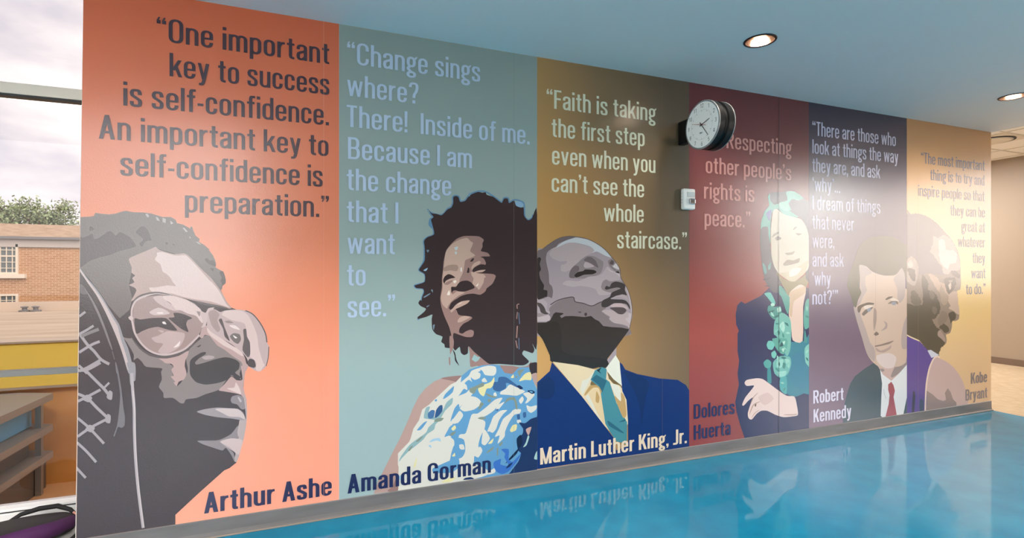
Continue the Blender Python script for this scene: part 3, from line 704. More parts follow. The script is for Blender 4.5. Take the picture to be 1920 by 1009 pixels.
for q in ([(0, 270), (40, 200), (85, 150), (150, 95), (170, 60), (225, 40), (235, 60), (200, 75), (165, 110), (175, 140), (150, 125), (120, 150), (135, 165), (140, 200), (115, 190), (85, 230), (50, 270), (25, 330), (0, 400)], [(225, 40), (290, 22), (345, 30), (350, 70), (330, 95), (270, 90), (250, 60)],
          [(165, 85), (200, 65), (235, 80), (230, 110), (195, 125), (170, 110)], [(0, 310), (60, 250), (130, 220), (170, 180), (185, 215), (150, 260), (100, 310), (50, 350), (20, 420), (0, 460)], [(85, 330), (130, 280), (150, 245), (200, 250), (230, 270), (240, 300), (190, 340), (120, 355)],
          [(130, 510), (170, 380), (215, 370), (270, 330), (340, 270), (395, 255), (370, 300), (330, 350), (270, 390), (230, 400), (270, 430), (265, 480), (235, 540), (220, 610), (250, 640), (220, 690), (190, 680), (175, 740), (0, 760), (20, 720), (100, 690), (125, 640), (115, 560), (60, 540), (95, 520)],
          [(245, 560), (260, 480), (305, 550), (270, 600), (245, 590)], [(285, 500), (310, 440), (330, 390), (380, 350), (430, 345), (400, 375), (370, 420), (350, 480), (325, 510), (300, 500)], [(340, 540), (370, 480), (400, 410), (450, 370), (480, 340), (530, 340), (520, 370), (480, 380), (440, 440), (415, 500), (410, 540), (360, 590), (375, 530)],
          [(420, 190), (440, 165), (470, 160), (520, 190), (560, 210), (500, 240), (440, 235), (380, 230), (385, 210)], [(570, 310), (600, 320), (645, 310), (640, 340), (605, 365), (580, 350)], [(545, 225), (590, 215), (630, 230), (610, 260), (580, 290), (560, 295), (575, 260)], [(515, 275), (540, 245), (550, 270), (530, 300)],
          [(330, 225), (345, 215), (355, 240), (335, 245)], [(245, 125), (265, 110), (285, 140), (250, 140)], [(75, 600), (110, 595), (120, 630), (90, 630)], [(20, 440), (55, 385), (85, 350), (110, 385), (70, 440)], [(-10, 540), (40, 560), (45, 600), (25, 650), (10, 720), (-10, 720)], [(-10, 780), (40, 740), (170, 730), (300, 790), (250, 830), (-10, 880)],
          [(215, 660), (230, 610), (248, 635), (225, 680)], [(500, 420), (525, 415), (530, 435), (505, 440)], [(350, 310), (375, 300), (410, 285), (385, 320), (355, 350)], [(-10, 460), (15, 420), (28, 500), (-10, 520)], [(300, 790), (345, 765), (340, 800), (290, 815)]):
    p.poly(dr, wh, J(q))
for hx, qs in ((yl, ([(218, 190), (250, 165), (310, 140), (335, 105), (335, 150), (310, 185), (280, 190), (260, 245), (230, 225)], [(515, 135), (560, 80), (600, 70), (605, 125), (560, 125)], [(450, 490), (470, 455), (500, 450), (495, 490), (460, 505)], [(25, 470), (45, 455), (55, 480), (30, 495)], [(290, 590), (330, 550), (320, 585)], [(455, 110), (475, 85), (480, 110)], [(30, 670), (48, 655), (45, 685)])),
               (ol, ([(155, 190), (200, 170), (255, 145), (260, 170), (210, 190), (190, 225), (160, 215)], [(505, 60), (555, 45), (530, 80), (520, 105)], [(270, 220), (310, 235), (360, 250), (330, 255), (290, 245)], [(215, 405), (245, 393), (278, 402), (250, 415)], [(410, 300), (430, 260), (480, 250), (500, 290), (505, 340), (490, 330), (480, 275), (440, 275)], [(220, 345), (235, 290), (260, 300)], [(365, 605), (395, 570), (390, 600)], [(280, 650), (330, 610), (325, 630), (290, 655)], [(0, 515), (50, 505), (40, 530), (0, 530)], [(285, 270), (305, 262), (312, 280), (295, 290)], [(355, 625), (365, 620), (362, 675), (355, 675)], [(485, 95), (505, 100), (500, 115)])),
               (nv, ([(325, 180), (335, 140), (360, 140), (370, 105), (420, 105), (470, 140), (520, 180), (500, 180), (440, 150), (420, 150), (420, 185), (370, 210), (335, 200)], [(500, 380), (520, 375), (522, 410), (505, 412)], [(545, 365), (565, 360), (567, 395), (548, 400)], [(345, 345), (365, 335), (362, 350)])),
               ('#1f2d52', ([(500, 170), (520, 165), (545, 185), (525, 195)], [(575, 205), (610, 200), (632, 215), (610, 228)])), (bl, ([(590, 208), (608, 206), (618, 215), (606, 220)],)),
               ('#1e3059', ([(665, 395), (645, 395), (600, 410), (560, 440), (515, 435), (545, 480), (540, 520), (505, 550), (500, 590), (510, 640), (530, 660), (510, 720), (450, 800), (450, 830), (665, 790)],)),
               ('#17233f', ([(515, 620), (450, 690), (415, 735), (460, 700), (500, 660)], [(500, 550), (530, 525), (540, 590), (515, 620), (500, 590)])), ('#bd9b90', ([(565, 485), (605, 467), (590, 520), (580, 525)],)), ('#9fc0bb', ([(580, 530), (590, 540), (570, 600), (545, 615), (565, 580)], [(625, 700), (640, 650), (660, 640), (660, 700)])),
               ('#3a6bb5', ([(335, 720), (385, 700), (380, 740), (440, 750), (410, 690), (415, 660), (385, 630), (440, 630), (440, 700), (470, 720), (530, 660), (500, 720), (440, 790), (390, 810), (350, 790), (330, 750)],)), ('#1e3059', ([(420, 770), (440, 740), (470, 725), (450, 755)], [(110, 852), (125, 838), (165, 832), (190, 845), (150, 850)]))):
    for q in qs: p.poly(dr, hx, J(q))
for hx, qs in ((bl, ([(545, 265), (560, 230), (600, 190), (625, 170), (615, 215), (575, 250)], [(485, 270), (500, 265), (500, 280), (488, 282)], [(355, 490), (400, 440), (430, 425), (400, 470), (380, 490)], [(605, 400), (630, 330), (660, 300), (660, 350), (620, 400), (600, 430)], [(555, 540), (580, 490), (600, 460), (660, 440), (660, 540), (620, 545), (590, 530)], [(605, 680), (620, 610), (660, 580), (660, 690), (620, 700)], [(480, 800), (470, 770), (530, 740), (600, 710), (660, 700), (660, 760), (600, 800)])),
               ('#9cc0d4', ([(445, 580), (470, 555), (520, 548), (528, 575), (500, 565)], [(438, 605), (455, 598), (460, 620)], [(225, 825), (240, 820), (240, 850), (226, 850)])), (tl, ([(405, 400), (420, 330), (450, 320), (440, 370), (470, 400), (540, 350), (570, 290), (615, 255), (610, 300), (560, 350), (520, 420), (490, 450), (480, 485), (430, 520), (400, 560), (340, 610), (300, 640), (250, 690), (225, 720), (240, 680), (300, 600), (350, 560), (420, 510), (440, 470), (490, 420), (440, 410)],)),
               ('#466c97', ([(435, 370), (460, 345), (485, 350), (475, 400), (440, 405)],)), ('#34547f', ([(485, 400), (495, 345), (520, 312), (540, 310), (540, 350), (510, 390)],)), (ol, ([(480, 425), (500, 405), (550, 402), (530, 425), (490, 430)], [(345, 575), (380, 545), (400, 535), (370, 570)], [(590, 525), (615, 505), (640, 500), (615, 530)], [(290, 640), (310, 610), (325, 605), (305, 640)])), (yl, ([(605, 480), (630, 455), (640, 475), (620, 495)], [(330, 760), (350, 695), (355, 705), (345, 755)], [(610, 680), (630, 655), (632, 680)], [(530, 870), (590, 840), (640, 835), (600, 865)]))):
    for q in qs: p.poly(dr, hx, I(q))
p.seam(963, '#73837d')
p.text('quotation', REG, '#aec2d8', cap_m(661, 197.5, 238.4), [
    ('\u201cChange sings', 650.8, 900, 684, 123.6), ('where?', 650.8, 784.5, 657.6, 180.4), ('There!  Inside of me.', 650, 992.7, 661, 238.8), ('Because I am', 652.3, 884.6, 657.6, 298.4), ('the change', 650, 845.8, 663, 357),
    ('that I', 650, 747, 663, 416.7), ('want', 651.5, 740, 658, 475.8), ('to', 650.5, 685.5, 658, 535.6), ('see.\u201d', 651.5, 740.6, 658, 595)])
p.text('name_lettering', BOLD, '#20264f', cap_m(658, 889, 924.5), [('Amanda Gorman', 651.5, 920, 655.6, 924.8)])
p.finish({'portrait': ['hair', 'earring', 'earring_near', 'dress'], 'quotation': [], 'name_lettering': []})
# ---- panel 3: man in a blue suit looking up
p = Panel(2, vinyl_gradient('sheet_bronze', [(0, '#c69b5e'), (.3, '#ae8650'), (.62, '#856b4a'), (1, '#5c4f3e')], 'D', XB[2] + .05, XB[3] + .45),
          'brown and gold mural panel with a man in a blue suit looking upwards')
po = 'portrait'
p.poly(po, '#978c91', K([(30, 232), (90, 185), (150, 140), (230, 90), (310, 68), (390, 70), (440, 80), (520, 98), (590, 130), (650, 170), (700, 220), (745, 270), (790, 320), (815, 370), (822, 420), (830, 460), (870, 530), (900, 590), (920, 660), (935, 770), (935, 830), (910, 930), (905, 955), (870, 1009), (30, 1009)]))
bk = '#2c2827'
for hx, q in (('#a6999a', [(150, 230), (190, 175), (260, 140), (340, 128), (420, 135), (480, 150), (540, 170), (570, 200), (555, 225), (500, 250), (440, 290), (400, 350), (340, 390), (290, 402), (260, 390), (262, 340), (300, 330), (320, 300), (260, 305), (210, 290), (170, 265)]),
              ('#b6bcc1', [(215, 175), (250, 140), (310, 105), (400, 78), (440, 82), (520, 98), (590, 130), (650, 170), (700, 220), (742, 268), (680, 250), (600, 210), (555, 225), (575, 200), (540, 165), (480, 145), (400, 128), (330, 128), (260, 155)]),
              ('#82787a', [(335, 430), (350, 390), (380, 350), (440, 300), (500, 255), (570, 255), (620, 280), (660, 310), (655, 370), (630, 420), (560, 450), (480, 465), (400, 465), (350, 462)]), ('#665d5f', [(340, 455), (345, 400), (370, 360), (400, 343), (430, 355), (430, 390), (400, 420), (390, 460)]),
              ('#665d5f', [(475, 295), (510, 262), (550, 265), (590, 300), (615, 365), (570, 340), (520, 310)]), ('#a59a9b', [(475, 345), (490, 310), (540, 325), (575, 350), (540, 362), (490, 365)]), (bk, [(388, 435), (420, 405), (470, 395), (490, 380), (570, 385), (598, 405), (560, 425), (480, 430), (430, 450), (400, 455)]),
              ('#a69b9d', [(275, 515), (320, 485), (430, 490), (520, 450), (600, 440), (650, 420), (700, 350), (750, 410), (810, 430), (820, 470), (790, 485), (740, 490), (690, 475), (650, 500), (645, 550), (680, 580), (740, 595), (710, 620), (620, 620), (590, 570), (540, 550), (440, 535), (380, 545), (320, 535)]),
              ('#7b7173', [(705, 300), (740, 280), (770, 310), (760, 340), (740, 345), (790, 385), (815, 385), (810, 400), (770, 395), (720, 350)]), ('#544b4c', [(720, 320), (740, 292), (760, 305), (755, 330), (735, 335)]), ('#bfb8ba', [(750, 355), (790, 320), (812, 380)]), (bk, [(775, 405), (800, 397), (815, 410), (800, 425)]),
              ('#b5a9ab', [(695, 355), (720, 380), (770, 405), (822, 425), (826, 455), (780, 420), (720, 395)]),
              ('#82787a', [(640, 540), (660, 490), (690, 475), (720, 495), (780, 485), (840, 495), (870, 530), (860, 560), (870, 620), (820, 610), (740, 600), (690, 590), (650, 570)]),
              ('#3b3637', [(675, 560), (690, 535), (720, 545), (740, 510), (780, 495), (840, 508), (868, 530), (865, 575), (885, 625), (840, 615), (760, 640), (730, 660), (840, 665), (880, 680), (910, 720), (912, 760), (880, 710), (820, 700), (760, 700), (700, 735), (650, 740), (640, 700), (660, 670), (720, 640), (740, 600), (780, 580), (825, 560), (790, 550), (720, 565), (690, 572)]),
              ('#a3979a', [(730, 660), (780, 630), (840, 620), (880, 635), (900, 670), (860, 655), (800, 640), (760, 650)]), ('#b3a7aa', [(870, 540), (900, 590), (925, 680), (935, 770), (935, 830), (905, 950), (890, 900), (865, 850), (890, 830), (900, 790), (925, 795), (915, 720), (900, 640)]),
              ('#786e70', [(155, 740), (230, 680), (330, 648), (380, 645), (395, 685), (470, 700), (550, 725), (620, 695), (645, 690), (640, 730), (690, 745), (650, 770), (680, 805), (720, 830), (715, 850), (760, 885), (850, 905), (905, 935), (880, 1009), (160, 1009), (150, 790)]),
              ('#b5a2a2', [(730, 720), (770, 705), (830, 700), (880, 730), (895, 760), (860, 745), (800, 740), (740, 735)]), ('#4f4647', [(720, 745), (770, 737), (850, 740), (880, 768), (850, 800), (810, 805), (760, 770)]),
              ('#aa9b9b', [(645, 775), (690, 762), (750, 770), (800, 800), (850, 805), (890, 780), (900, 800), (895, 835), (865, 845), (905, 890), (910, 920), (850, 900), (760, 885), (720, 850), (725, 825), (680, 800)]),
              ('#3f3839', [(480, 800), (500, 788), (508, 810), (490, 822)]), ('#544b4c', [(420, 778), (455, 780), (440, 793)]),
              ('#a3989c', [(20, 670), (80, 655), (130, 700), (125, 760), (155, 780), (150, 800), (80, 790), (20, 790)]), ('#474041', [(20, 695), (70, 700), (105, 740), (120, 780), (145, 800), (110, 805), (70, 785), (55, 740)]), ('#b2a5a7', [(20, 830), (80, 825), (140, 810), (160, 830), (150, 865), (90, 870), (20, 865)]), ('#8b8082', [(20, 790), (100, 805), (60, 830), (20, 820)])):
    p.poly(po, hx, K(q))
p.line(po, '#4d4546', K([(160, 715), (230, 672), (330, 645), (380, 645), (395, 685), (470, 700), (550, 725), (620, 695), (650, 685)]), 1.8)
for pts in ([(32, 232), (90, 185), (150, 140), (230, 90), (310, 68), (390, 70), (520, 96), (650, 170), (745, 270), (815, 370), (828, 460), (900, 590), (935, 770), (908, 940)],): p.line(po, '#57504f', K(pts), 1.2)
p.poly('hair', '#6a6062', K([(20, 240), (90, 185), (150, 140), (230, 90), (310, 68), (390, 72), (380, 82), (310, 105), (240, 135), (215, 165), (170, 185), (130, 220), (118, 280), (130, 350), (145, 420), (150, 510), (175, 540), (185, 590), (175, 650), (150, 640), (130, 640), (20, 650)]))
p.poly('hair', '#2d2929', K([(20, 310), (55, 265), (72, 280), (60, 330), (72, 380), (55, 410), (65, 470), (100, 530), (95, 570), (130, 580), (130, 630), (110, 640), (20, 650)]))
p.poly(po, '#2f2a28', K([(20, 882), (120, 880), (160, 860), (190, 800), (210, 785), (275, 792), (285, 800), (250, 820), (265, 840), (300, 822), (370, 820), (480, 830), (545, 820), (580, 850), (620, 870), (660, 915), (740, 925), (830, 930), (905, 945)]) + Lc([(640, 75), (560, 185), (500, 260), (510, 300), (490, 325), (440, 320), (400, 330), (300, 305), (125, 285), (110, 235), (55, 115), (15, 72)]), False)
p.poly(po, '#292523', Lc([(15, 30), (60, 28), (130, 10), (170, 20), (190, 100), (190, 200), (250, 235), (400, 250), (500, 270), (505, 300), (440, 320), (300, 305), (125, 285), (110, 240), (60, 130), (15, 72)]))
p.poly(po, '#9a8f93', Lc([(497, 270), (560, 185), (560, 240), (520, 290), (510, 295)]), False)
su, sh, ti = 'suit', 'shirt', 'necktie'
p.poly(sh, '#d5c5a1', Lc([(130, 282), (300, 305), (415, 335), (490, 325), (555, 238), (580, 280), (640, 480), (640, 700), (560, 800), (480, 715), (330, 520)]), False)
p.poly(su, '#132c66', Lc([(10, 425), (22, 422), (110, 345), (125, 285), (200, 370), (330, 520), (480, 715), (545, 800), (560, 880), (640, 850), (638, 680), (628, 540), (600, 480), (595, 440), (582, 285), (600, 300), (620, 335), (700, 365), (850, 395), (975, 405), (1030, 440), (1060, 475), (1060, 870), (10, 1010)]), False)
p.poly(su, '#132859', Lc([(25, 440), (100, 380), (140, 420), (140, 500), (100, 535), (30, 520)])); p.poly(su, '#132859', Lc([(610, 350), (700, 370), (780, 420), (760, 520), (740, 640), (730, 720), (720, 600), (680, 480)]))
p.poly(sh, '#cfcfc0', Lc([(415, 340), (345, 480), (330, 510), (315, 470), (330, 410), (370, 395)]), False)
p.poly(sh, '#d6c096', Lc([(345, 518), (400, 440), (440, 450), (460, 490), (482, 712), (420, 630)]), False)
p.poly(sh, '#cfcfc0', Lc([(350, 520), (370, 500), (400, 560), (430, 630), (470, 695), (420, 630)]), False)
p.poly(sh, '#b3925c', Lc([(385, 440), (430, 440), (465, 470), (455, 500), (440, 460), (400, 460), (350, 510), (345, 500)])); p.poly(sh, '#b3925c', Lc([(420, 550), (425, 480), (445, 520), (440, 560)]))
p.poly(sh, '#74603a', Lc([(395, 410), (440, 430), (465, 470), (430, 440), (385, 440)]))
p.poly(ti, '#44838e', Lc([(415, 340), (460, 318), (495, 330), (490, 400), (515, 420), (560, 560), (610, 650), (632, 690), (630, 840), (560, 820), (520, 760), (485, 700), (455, 500), (465, 470), (385, 405)]), False)
p.poly(ti, '#2c6072', Lc([(390, 400), (425, 370), (495, 410), (465, 490), (440, 440)]), False); p.poly(ti, '#2c6072', Lc([(505, 680), (610, 760), (590, 760), (510, 715)])); p.poly(ti, '#2c6072', Lc([(575, 690), (620, 670), (615, 685)]))
p.poly(ti, '#1d2a33', Lc([(425, 340), (460, 320), (445, 345), (460, 365)]), False)
p.poly(sh, '#6d5a36', Lc([(495, 335), (540, 385), (580, 420), (600, 460), (540, 440), (510, 400)]), False)
p.poly(sh, '#dacaa3', Lc([(512, 400), (540, 430), (590, 450), (590, 555), (560, 520), (530, 460)])); p.poly(sh, '#d5d5c6', Lc([(520, 430), (560, 440), (585, 460), (592, 555), (555, 510)]))
p.poly(sh, '#b69660', Lc([(545, 510), (590, 550), (590, 490), (615, 520), (628, 640), (605, 660), (570, 580)]))
p.poly(sh, '#d6d9ca', Lc([(490, 325), (555, 238), (580, 280), (597, 445), (540, 400), (500, 350)]), False)
p.seam(1241, '#7a6850')
p.text('quotation', REG, '#d8d8bd', cap_m(1044.8, 169.7, 204.9), [
    ('\u201cFaith is taking', 1024.5, 1230, 1044.8, 204.7), ('the first step', 1034, 1208.3, 1039.7, 257), ('even when you', 1034.7, 1228.5, 1039.7, 308.6), ('can\u2019t see the', 1034, 1207.3, 1039.7, 359.8), ('whole', 1131.8, 1206.6, 1139, 414.8), ('staircase.\u201d', 1156.7, 1287.5, 1162.8, 465.4)])
p.text('name_lettering', BOLD, '#dac9ae', cap_m(1016.7, 839.6, 870.6), [('Martin Luther King, Jr.', 1012.5, 1287.3, 1016.7, 870.6)])
p.finish({'portrait': ['hair', 'suit', 'shirt', 'necktie'], 'quotation': [], 'name_lettering': []})

# ---- panel 4: woman with a garland, arms folded
p = Panel(3, vinyl_gradient('sheet_red', [(0, '#894241'), (.3, '#954740'), (.62, '#823b3a'), (1, '#642e30')], 'Z', .1, 3.07),
          'dark red mural panel with a woman wearing a teal flower garland')
p.poly('jacket', '#242e54', N([(355, 960), (355, 942), (330, 870), (305, 780), (297, 720), (320, 610), (312, 540), (322, 460), (312, 400), (312, 290), (320, 270), (303, 230), (300, 170), (310, 110), (335, 85), (360, 100), (460, 50), (510, 0), (560, -15), (775, 0), (775, 900)]), False)
p.poly('blouse', '#2d7d8f', N([(620, 330), (650, 340), (730, 335), (775, 300), (775, 650), (730, 665), (680, 685), (620, 665), (590, 560), (600, 460)]))
p.poly('blouse', '#2d7a92', N([(650, 430), (720, 400), (775, 520), (775, 600), (700, 640), (640, 560)]))
p.poly('hair', '#4a4d56', M([(140, 920), (100, 850), (80, 720), (65, 540), (70, 420), (75, 370), (100, 290), (140, 240), (130, 180), (140, 140), (210, 135), (290, 125), (370, 140), (430, 190), (480, 230), (480, 480), (455, 420), (400, 350), (320, 330), (260, 310), (210, 275), (170, 290), (155, 400), (150, 560), (160, 660), (190, 760), (220, 810), (240, 880), (250, 950), (180, 960)]))
for hx, q in (('#57a698', [(75, 375), (105, 290), (140, 245), (130, 175), (145, 145), (150, 200), (180, 235), (215, 230), (260, 260), (330, 300), (380, 340), (330, 335), (260, 315), (210, 270), (170, 285), (155, 330), (150, 440), (150, 560), (135, 480), (130, 420), (85, 420), (72, 440)]),
              ('#72b9aa', [(280, 130), (350, 130), (420, 180), (380, 200), (330, 190), (300, 230), (320, 280), (270, 290), (230, 260), (225, 220), (290, 200)]), ('#6a74a5', [(115, 310), (160, 275), (150, 340), (140, 370)]), ('#4f8f8c', [(85, 715), (110, 740), (120, 790), (110, 810), (95, 780)]), ('#4f8f8c', [(130, 740), (155, 710), (150, 760), (135, 775)])):
    p.poly('hair', hx, M(q))
p.line('hair', '#3a3d48', M([(90, 853), (120, 850), (150, 835)]), 1.6); p.line('hair', '#3a3d48', M([(105, 903), (145, 908)]), 1.6)
p.poly('portrait', '#877c5b', M([(200, 790), (250, 840), (330, 870), (400, 840), (480, 780), (470, 850), (440, 930), (420, 1009), (300, 1009), (280, 960), (240, 880)]))
p.poly('portrait', '#d9c0b0', N([(640, 30), (700, -20), (735, -10), (742, 30), (725, 120), (722, 335), (660, 330), (650, 250), (635, 170), (640, 100)])); p.poly('portrait', '#c5ab8f', N([(640, 30), (735, -10), (740, 30), (700, 60), (665, 90), (655, 180), (640, 170), (640, 100)]))
p.poly('hair', '#4a4d56', M([(430, 380), (490, 380), (490, 880), (440, 840)]), False)
p.poly('portrait', '#cbc1ae', M([(170, 290), (200, 272), (215, 280), (260, 315), (330, 335), (400, 355), (440, 410), (465, 500), (467, 740), (440, 790), (400, 830), (350, 865), (310, 865), (260, 835), (215, 800), (180, 740), (160, 660), (155, 560), (155, 440)]))
for hx, q in (('#bfb398', [(465, 690), (440, 790), (400, 830), (350, 868), (310, 865), (260, 835), (220, 800), (290, 790), (380, 745)]), ('#dfd5c5', [(305, 790), (330, 765), (380, 755), (405, 765), (370, 810), (310, 830)]), ('#69645c', [(190, 510), (215, 495), (240, 515), (215, 530), (195, 525)]), ('#958e7e', [(165, 510), (175, 480), (215, 460), (215, 475), (180, 495)]),
              ('#908778', [(355, 470), (410, 475), (380, 490)]), ('#9f9786', [(335, 445), (350, 420), (370, 420), (350, 440)]), ('#877e6b', [(270, 635), (320, 628), (350, 618), (335, 645), (290, 650)]), ('#857a6b', [(255, 725), (290, 690), (340, 695), (390, 675), (385, 710), (340, 725), (270, 740)]), ('#c9bfa9', [(160, 500), (190, 560), (200, 660), (230, 790), (190, 740), (162, 650)])):
    p.poly('portrait', hx, M(q))
ga = 'flower_garland'
for hx, q in (('#3f978e', M([(220, 900), (260, 930), (300, 1000), (300, 1030), (260, 1009), (220, 970)])), ('#4f9a90', N([(570, 0), (610, 30), (640, 60), (632, 160), (620, 150), (600, 90)])), ('#5fb0a5', N([(480, 35), (520, 30), (550, 90), (540, 110), (500, 60)])), ('#58a296', N([(740, 90), (762, 70), (775, 230), (735, 260), (728, 180)])),
              ('#4a8f86', N([(500, 140), (510, 110), (550, 120), (580, 115), (590, 150), (550, 200), (520, 180)])), ('#6fb0a4', N([(545, 210), (590, 155), (640, 190), (650, 250), (645, 380), (620, 430), (560, 310), (540, 290)])), ('#5aa093', N([(530, 320), (620, 320), (625, 370), (600, 420), (560, 390)])), ('#6db8ad', N([(495, 360), (505, 335), (530, 335), (545, 360), (530, 390), (505, 385)])),
              ('#6db8ad', N([(525, 410), (545, 395), (558, 420), (545, 445), (528, 435)])), ('#6aaea5', N([(535, 470), (580, 430), (640, 435), (650, 480), (630, 540), (590, 570), (545, 540)])), ('#4a9a95', N([(475, 470), (500, 450), (525, 470), (515, 510), (485, 500)])), ('#2f8288', N([(500, 510), (520, 510), (525, 600), (500, 590)])), ('#4aa0a0', N([(580, 570), (620, 560), (620, 670), (580, 640)])),
              ('#a5d5c6', N([(575, 240), (600, 210), (610, 250), (600, 280)])), ('#a5d5c6', N([(595, 340), (612, 335), (605, 360)])), ('#a5d5c6', N([(560, 130), (580, 120), (585, 145), (565, 155)])), ('#a5d5c6', N([(590, 385), (608, 380), (600, 405)])), ('#8fcabd', N([(560, 460), (600, 450), (590, 500), (560, 500)])), ('#8fcabd', N([(610, 450), (640, 455), (635, 510)])), ('#8fcabd', N([(565, 530), (620, 525), (610, 555), (580, 560)])),
              ('#3b7f78', N([(600, 470), (615, 480), (608, 510), (595, 500)])), ('#3b7f78', N([(560, 260), (580, 280), (570, 300)])), ('#2c5a5c', N([(505, 150), (545, 140), (520, 160)])), ('#2c5a5c', N([(590, 340), (600, 365), (575, 370)])), ('#7cc0b5', N([(735, 380), (775, 355), (775, 495), (740, 470)])), ('#3f8f8a', N([(735, 260), (750, 340), (730, 340)])), ('#a5d5c6', N([(520, 100), (540, 95), (545, 112), (525, 115)]))):
    p.poly(ga, hx, q)
for k, (x, y) in enumerate(((560, 225), (590, 245), (622, 230), (555, 270), (600, 300), (630, 285), (575, 335), (610, 380), (580, 400), (565, 445), (600, 440), (630, 480), (560, 515), (600, 530), (575, 480), (595, 600), (605, 640), (530, 165), (560, 180), (748, 130), (750, 180), (752, 400), (750, 450))):
    an = k * 1.9; r = 13 + (k * 7) % 8
    p.poly(ga, ('#3f857d', '#95cfc1', '#2f6f6c', '#7fc0b2')[k % 4], N([(x + r * math.cos(an), y + r * math.sin(an)), (x + r * .45 * math.cos(an + 1.5), y + r * .5 * math.sin(an + 1.5)), (x - r * .8 * math.cos(an), y - r * math.sin(an)), (x + r * .3 * math.cos(an - 1.5), y + r * .35 * math.sin(an - 1.5))]))
ha = 'folded_hand'
p.poly(ha, '#dcc6be', N([(355, 600), (370, 580), (430, 570), (470, 575), (520, 610), (560, 640), (620, 680), (670, 685), (685, 740), (692, 800), (660, 810), (600, 815), (550, 800), (500, 775), (460, 775), (430, 795), (400, 830), (380, 820), (376, 790), (390, 740), (410, 690), (380, 710), (350, 742), (340, 735), (360, 690), (400, 640), (415, 615), (370, 618)]))
for q, wd in (([(385, 800), (400, 760), (415, 735), (455, 715)], 2.2), ([(392, 735), (412, 690), (440, 660)], 1.6), ([(400, 820), (420, 790), (450, 768)], 1.4), ([(600, 800), (660, 800), (690, 795)], 2.0)):
    p.line(ha, '#ad9382', N(q), wd, True)
p.poly(ha, '#cfb5ae', N([(440, 690), (500, 660), (540, 700), (480, 740)]))
p.poly(ha, '#5d4a42', N([(418, 740), (430, 730), (425, 750)]))
p.seam(1459.5, '#2a1c1e')
p.text('quotation', REG, '#c98d86', cap_m(1365.8, 248.0, 278.4), [
    ('\u201cRespecting', 1350.5, 1484.4, 1365.8, 278.4), ('other people\u2019s', 1322.7, 1482.7, 1328.7, 324.9), ('rights is', 1319.3, 1413.7, 1322, 372.7), ('peace.\u201d', 1320.3, 1406.2, 1340.5, 424.3)])
p.text('name_lettering', BOLD, '#252b55', cap_m(1303.4, 758, 785.2), [('Dolores', 1300.4, 1376.8, 1303.4, 785.2), ('Huerta', 1300.4, 1369.3, 1303.4, 824.4)])
p.finish({'portrait': ['jacket', 'blouse', 'hair', 'flower_garland', 'folded_hand'], 'quotation': [], 'name_lettering': []})

# ---- panel 5: man in a dark suit and red tie
p = Panel(4, vinyl_gradient('sheet_purple', [(0, '#7a6576'), (.4, '#6a5a6a'), (.75, '#483d50'), (1, '#332a3c')], 'Z', .1, 3.07),
          'purple mural panel with a man in a dark suit, white shirt and red tie')
p.poly('suit', '#3c5058', P([(385, 920), (400, 720), (430, 590), (470, 470), (520, 390), (620, 310), (740, 235), (1110, 235), (1115, 800), (1065, 830), (805, 870)]), False)
p.poly('hair', '#55543f', O([(35, 400), (45, 330), (90, 200), (130, 90), (200, 30), (300, 10), (400, 20), (470, 60), (515, 110), (515, 330), (490, 330), (465, 260), (430, 310), (390, 325), (330, 320), (280, 310), (230, 285), (190, 250), (150, 240), (130, 260), (135, 330), (130, 420), (145, 460), (115, 520), (105, 575), (85, 560), (65, 490), (45, 440)]))
p.poly('portrait', '#bfa59c', P([(700, 100), (745, 230), (790, 300), (830, 370), (925, 442), (1000, 372), (1115, 255), (1115, 60), (900, 80)]), False)
p.poly('portrait', '#8e8280', P([(1115, 50), (1040, 130), (990, 230), (920, 385), (960, 392), (1115, 255)]))
p.poly('portrait', '#c3ac9a', O([(130, 245), (155, 240), (190, 255), (230, 290), (280, 312), (330, 322), (400, 322), (430, 305), (465, 262), (490, 330), (490, 420), (515, 470), (515, 960), (440, 1040), (300, 1045), (240, 1009), (190, 940), (150, 810), (110, 680), (85, 570), (105, 575), (120, 520), (145, 460), (135, 420), (135, 340)]))
sd = '#a99a94'
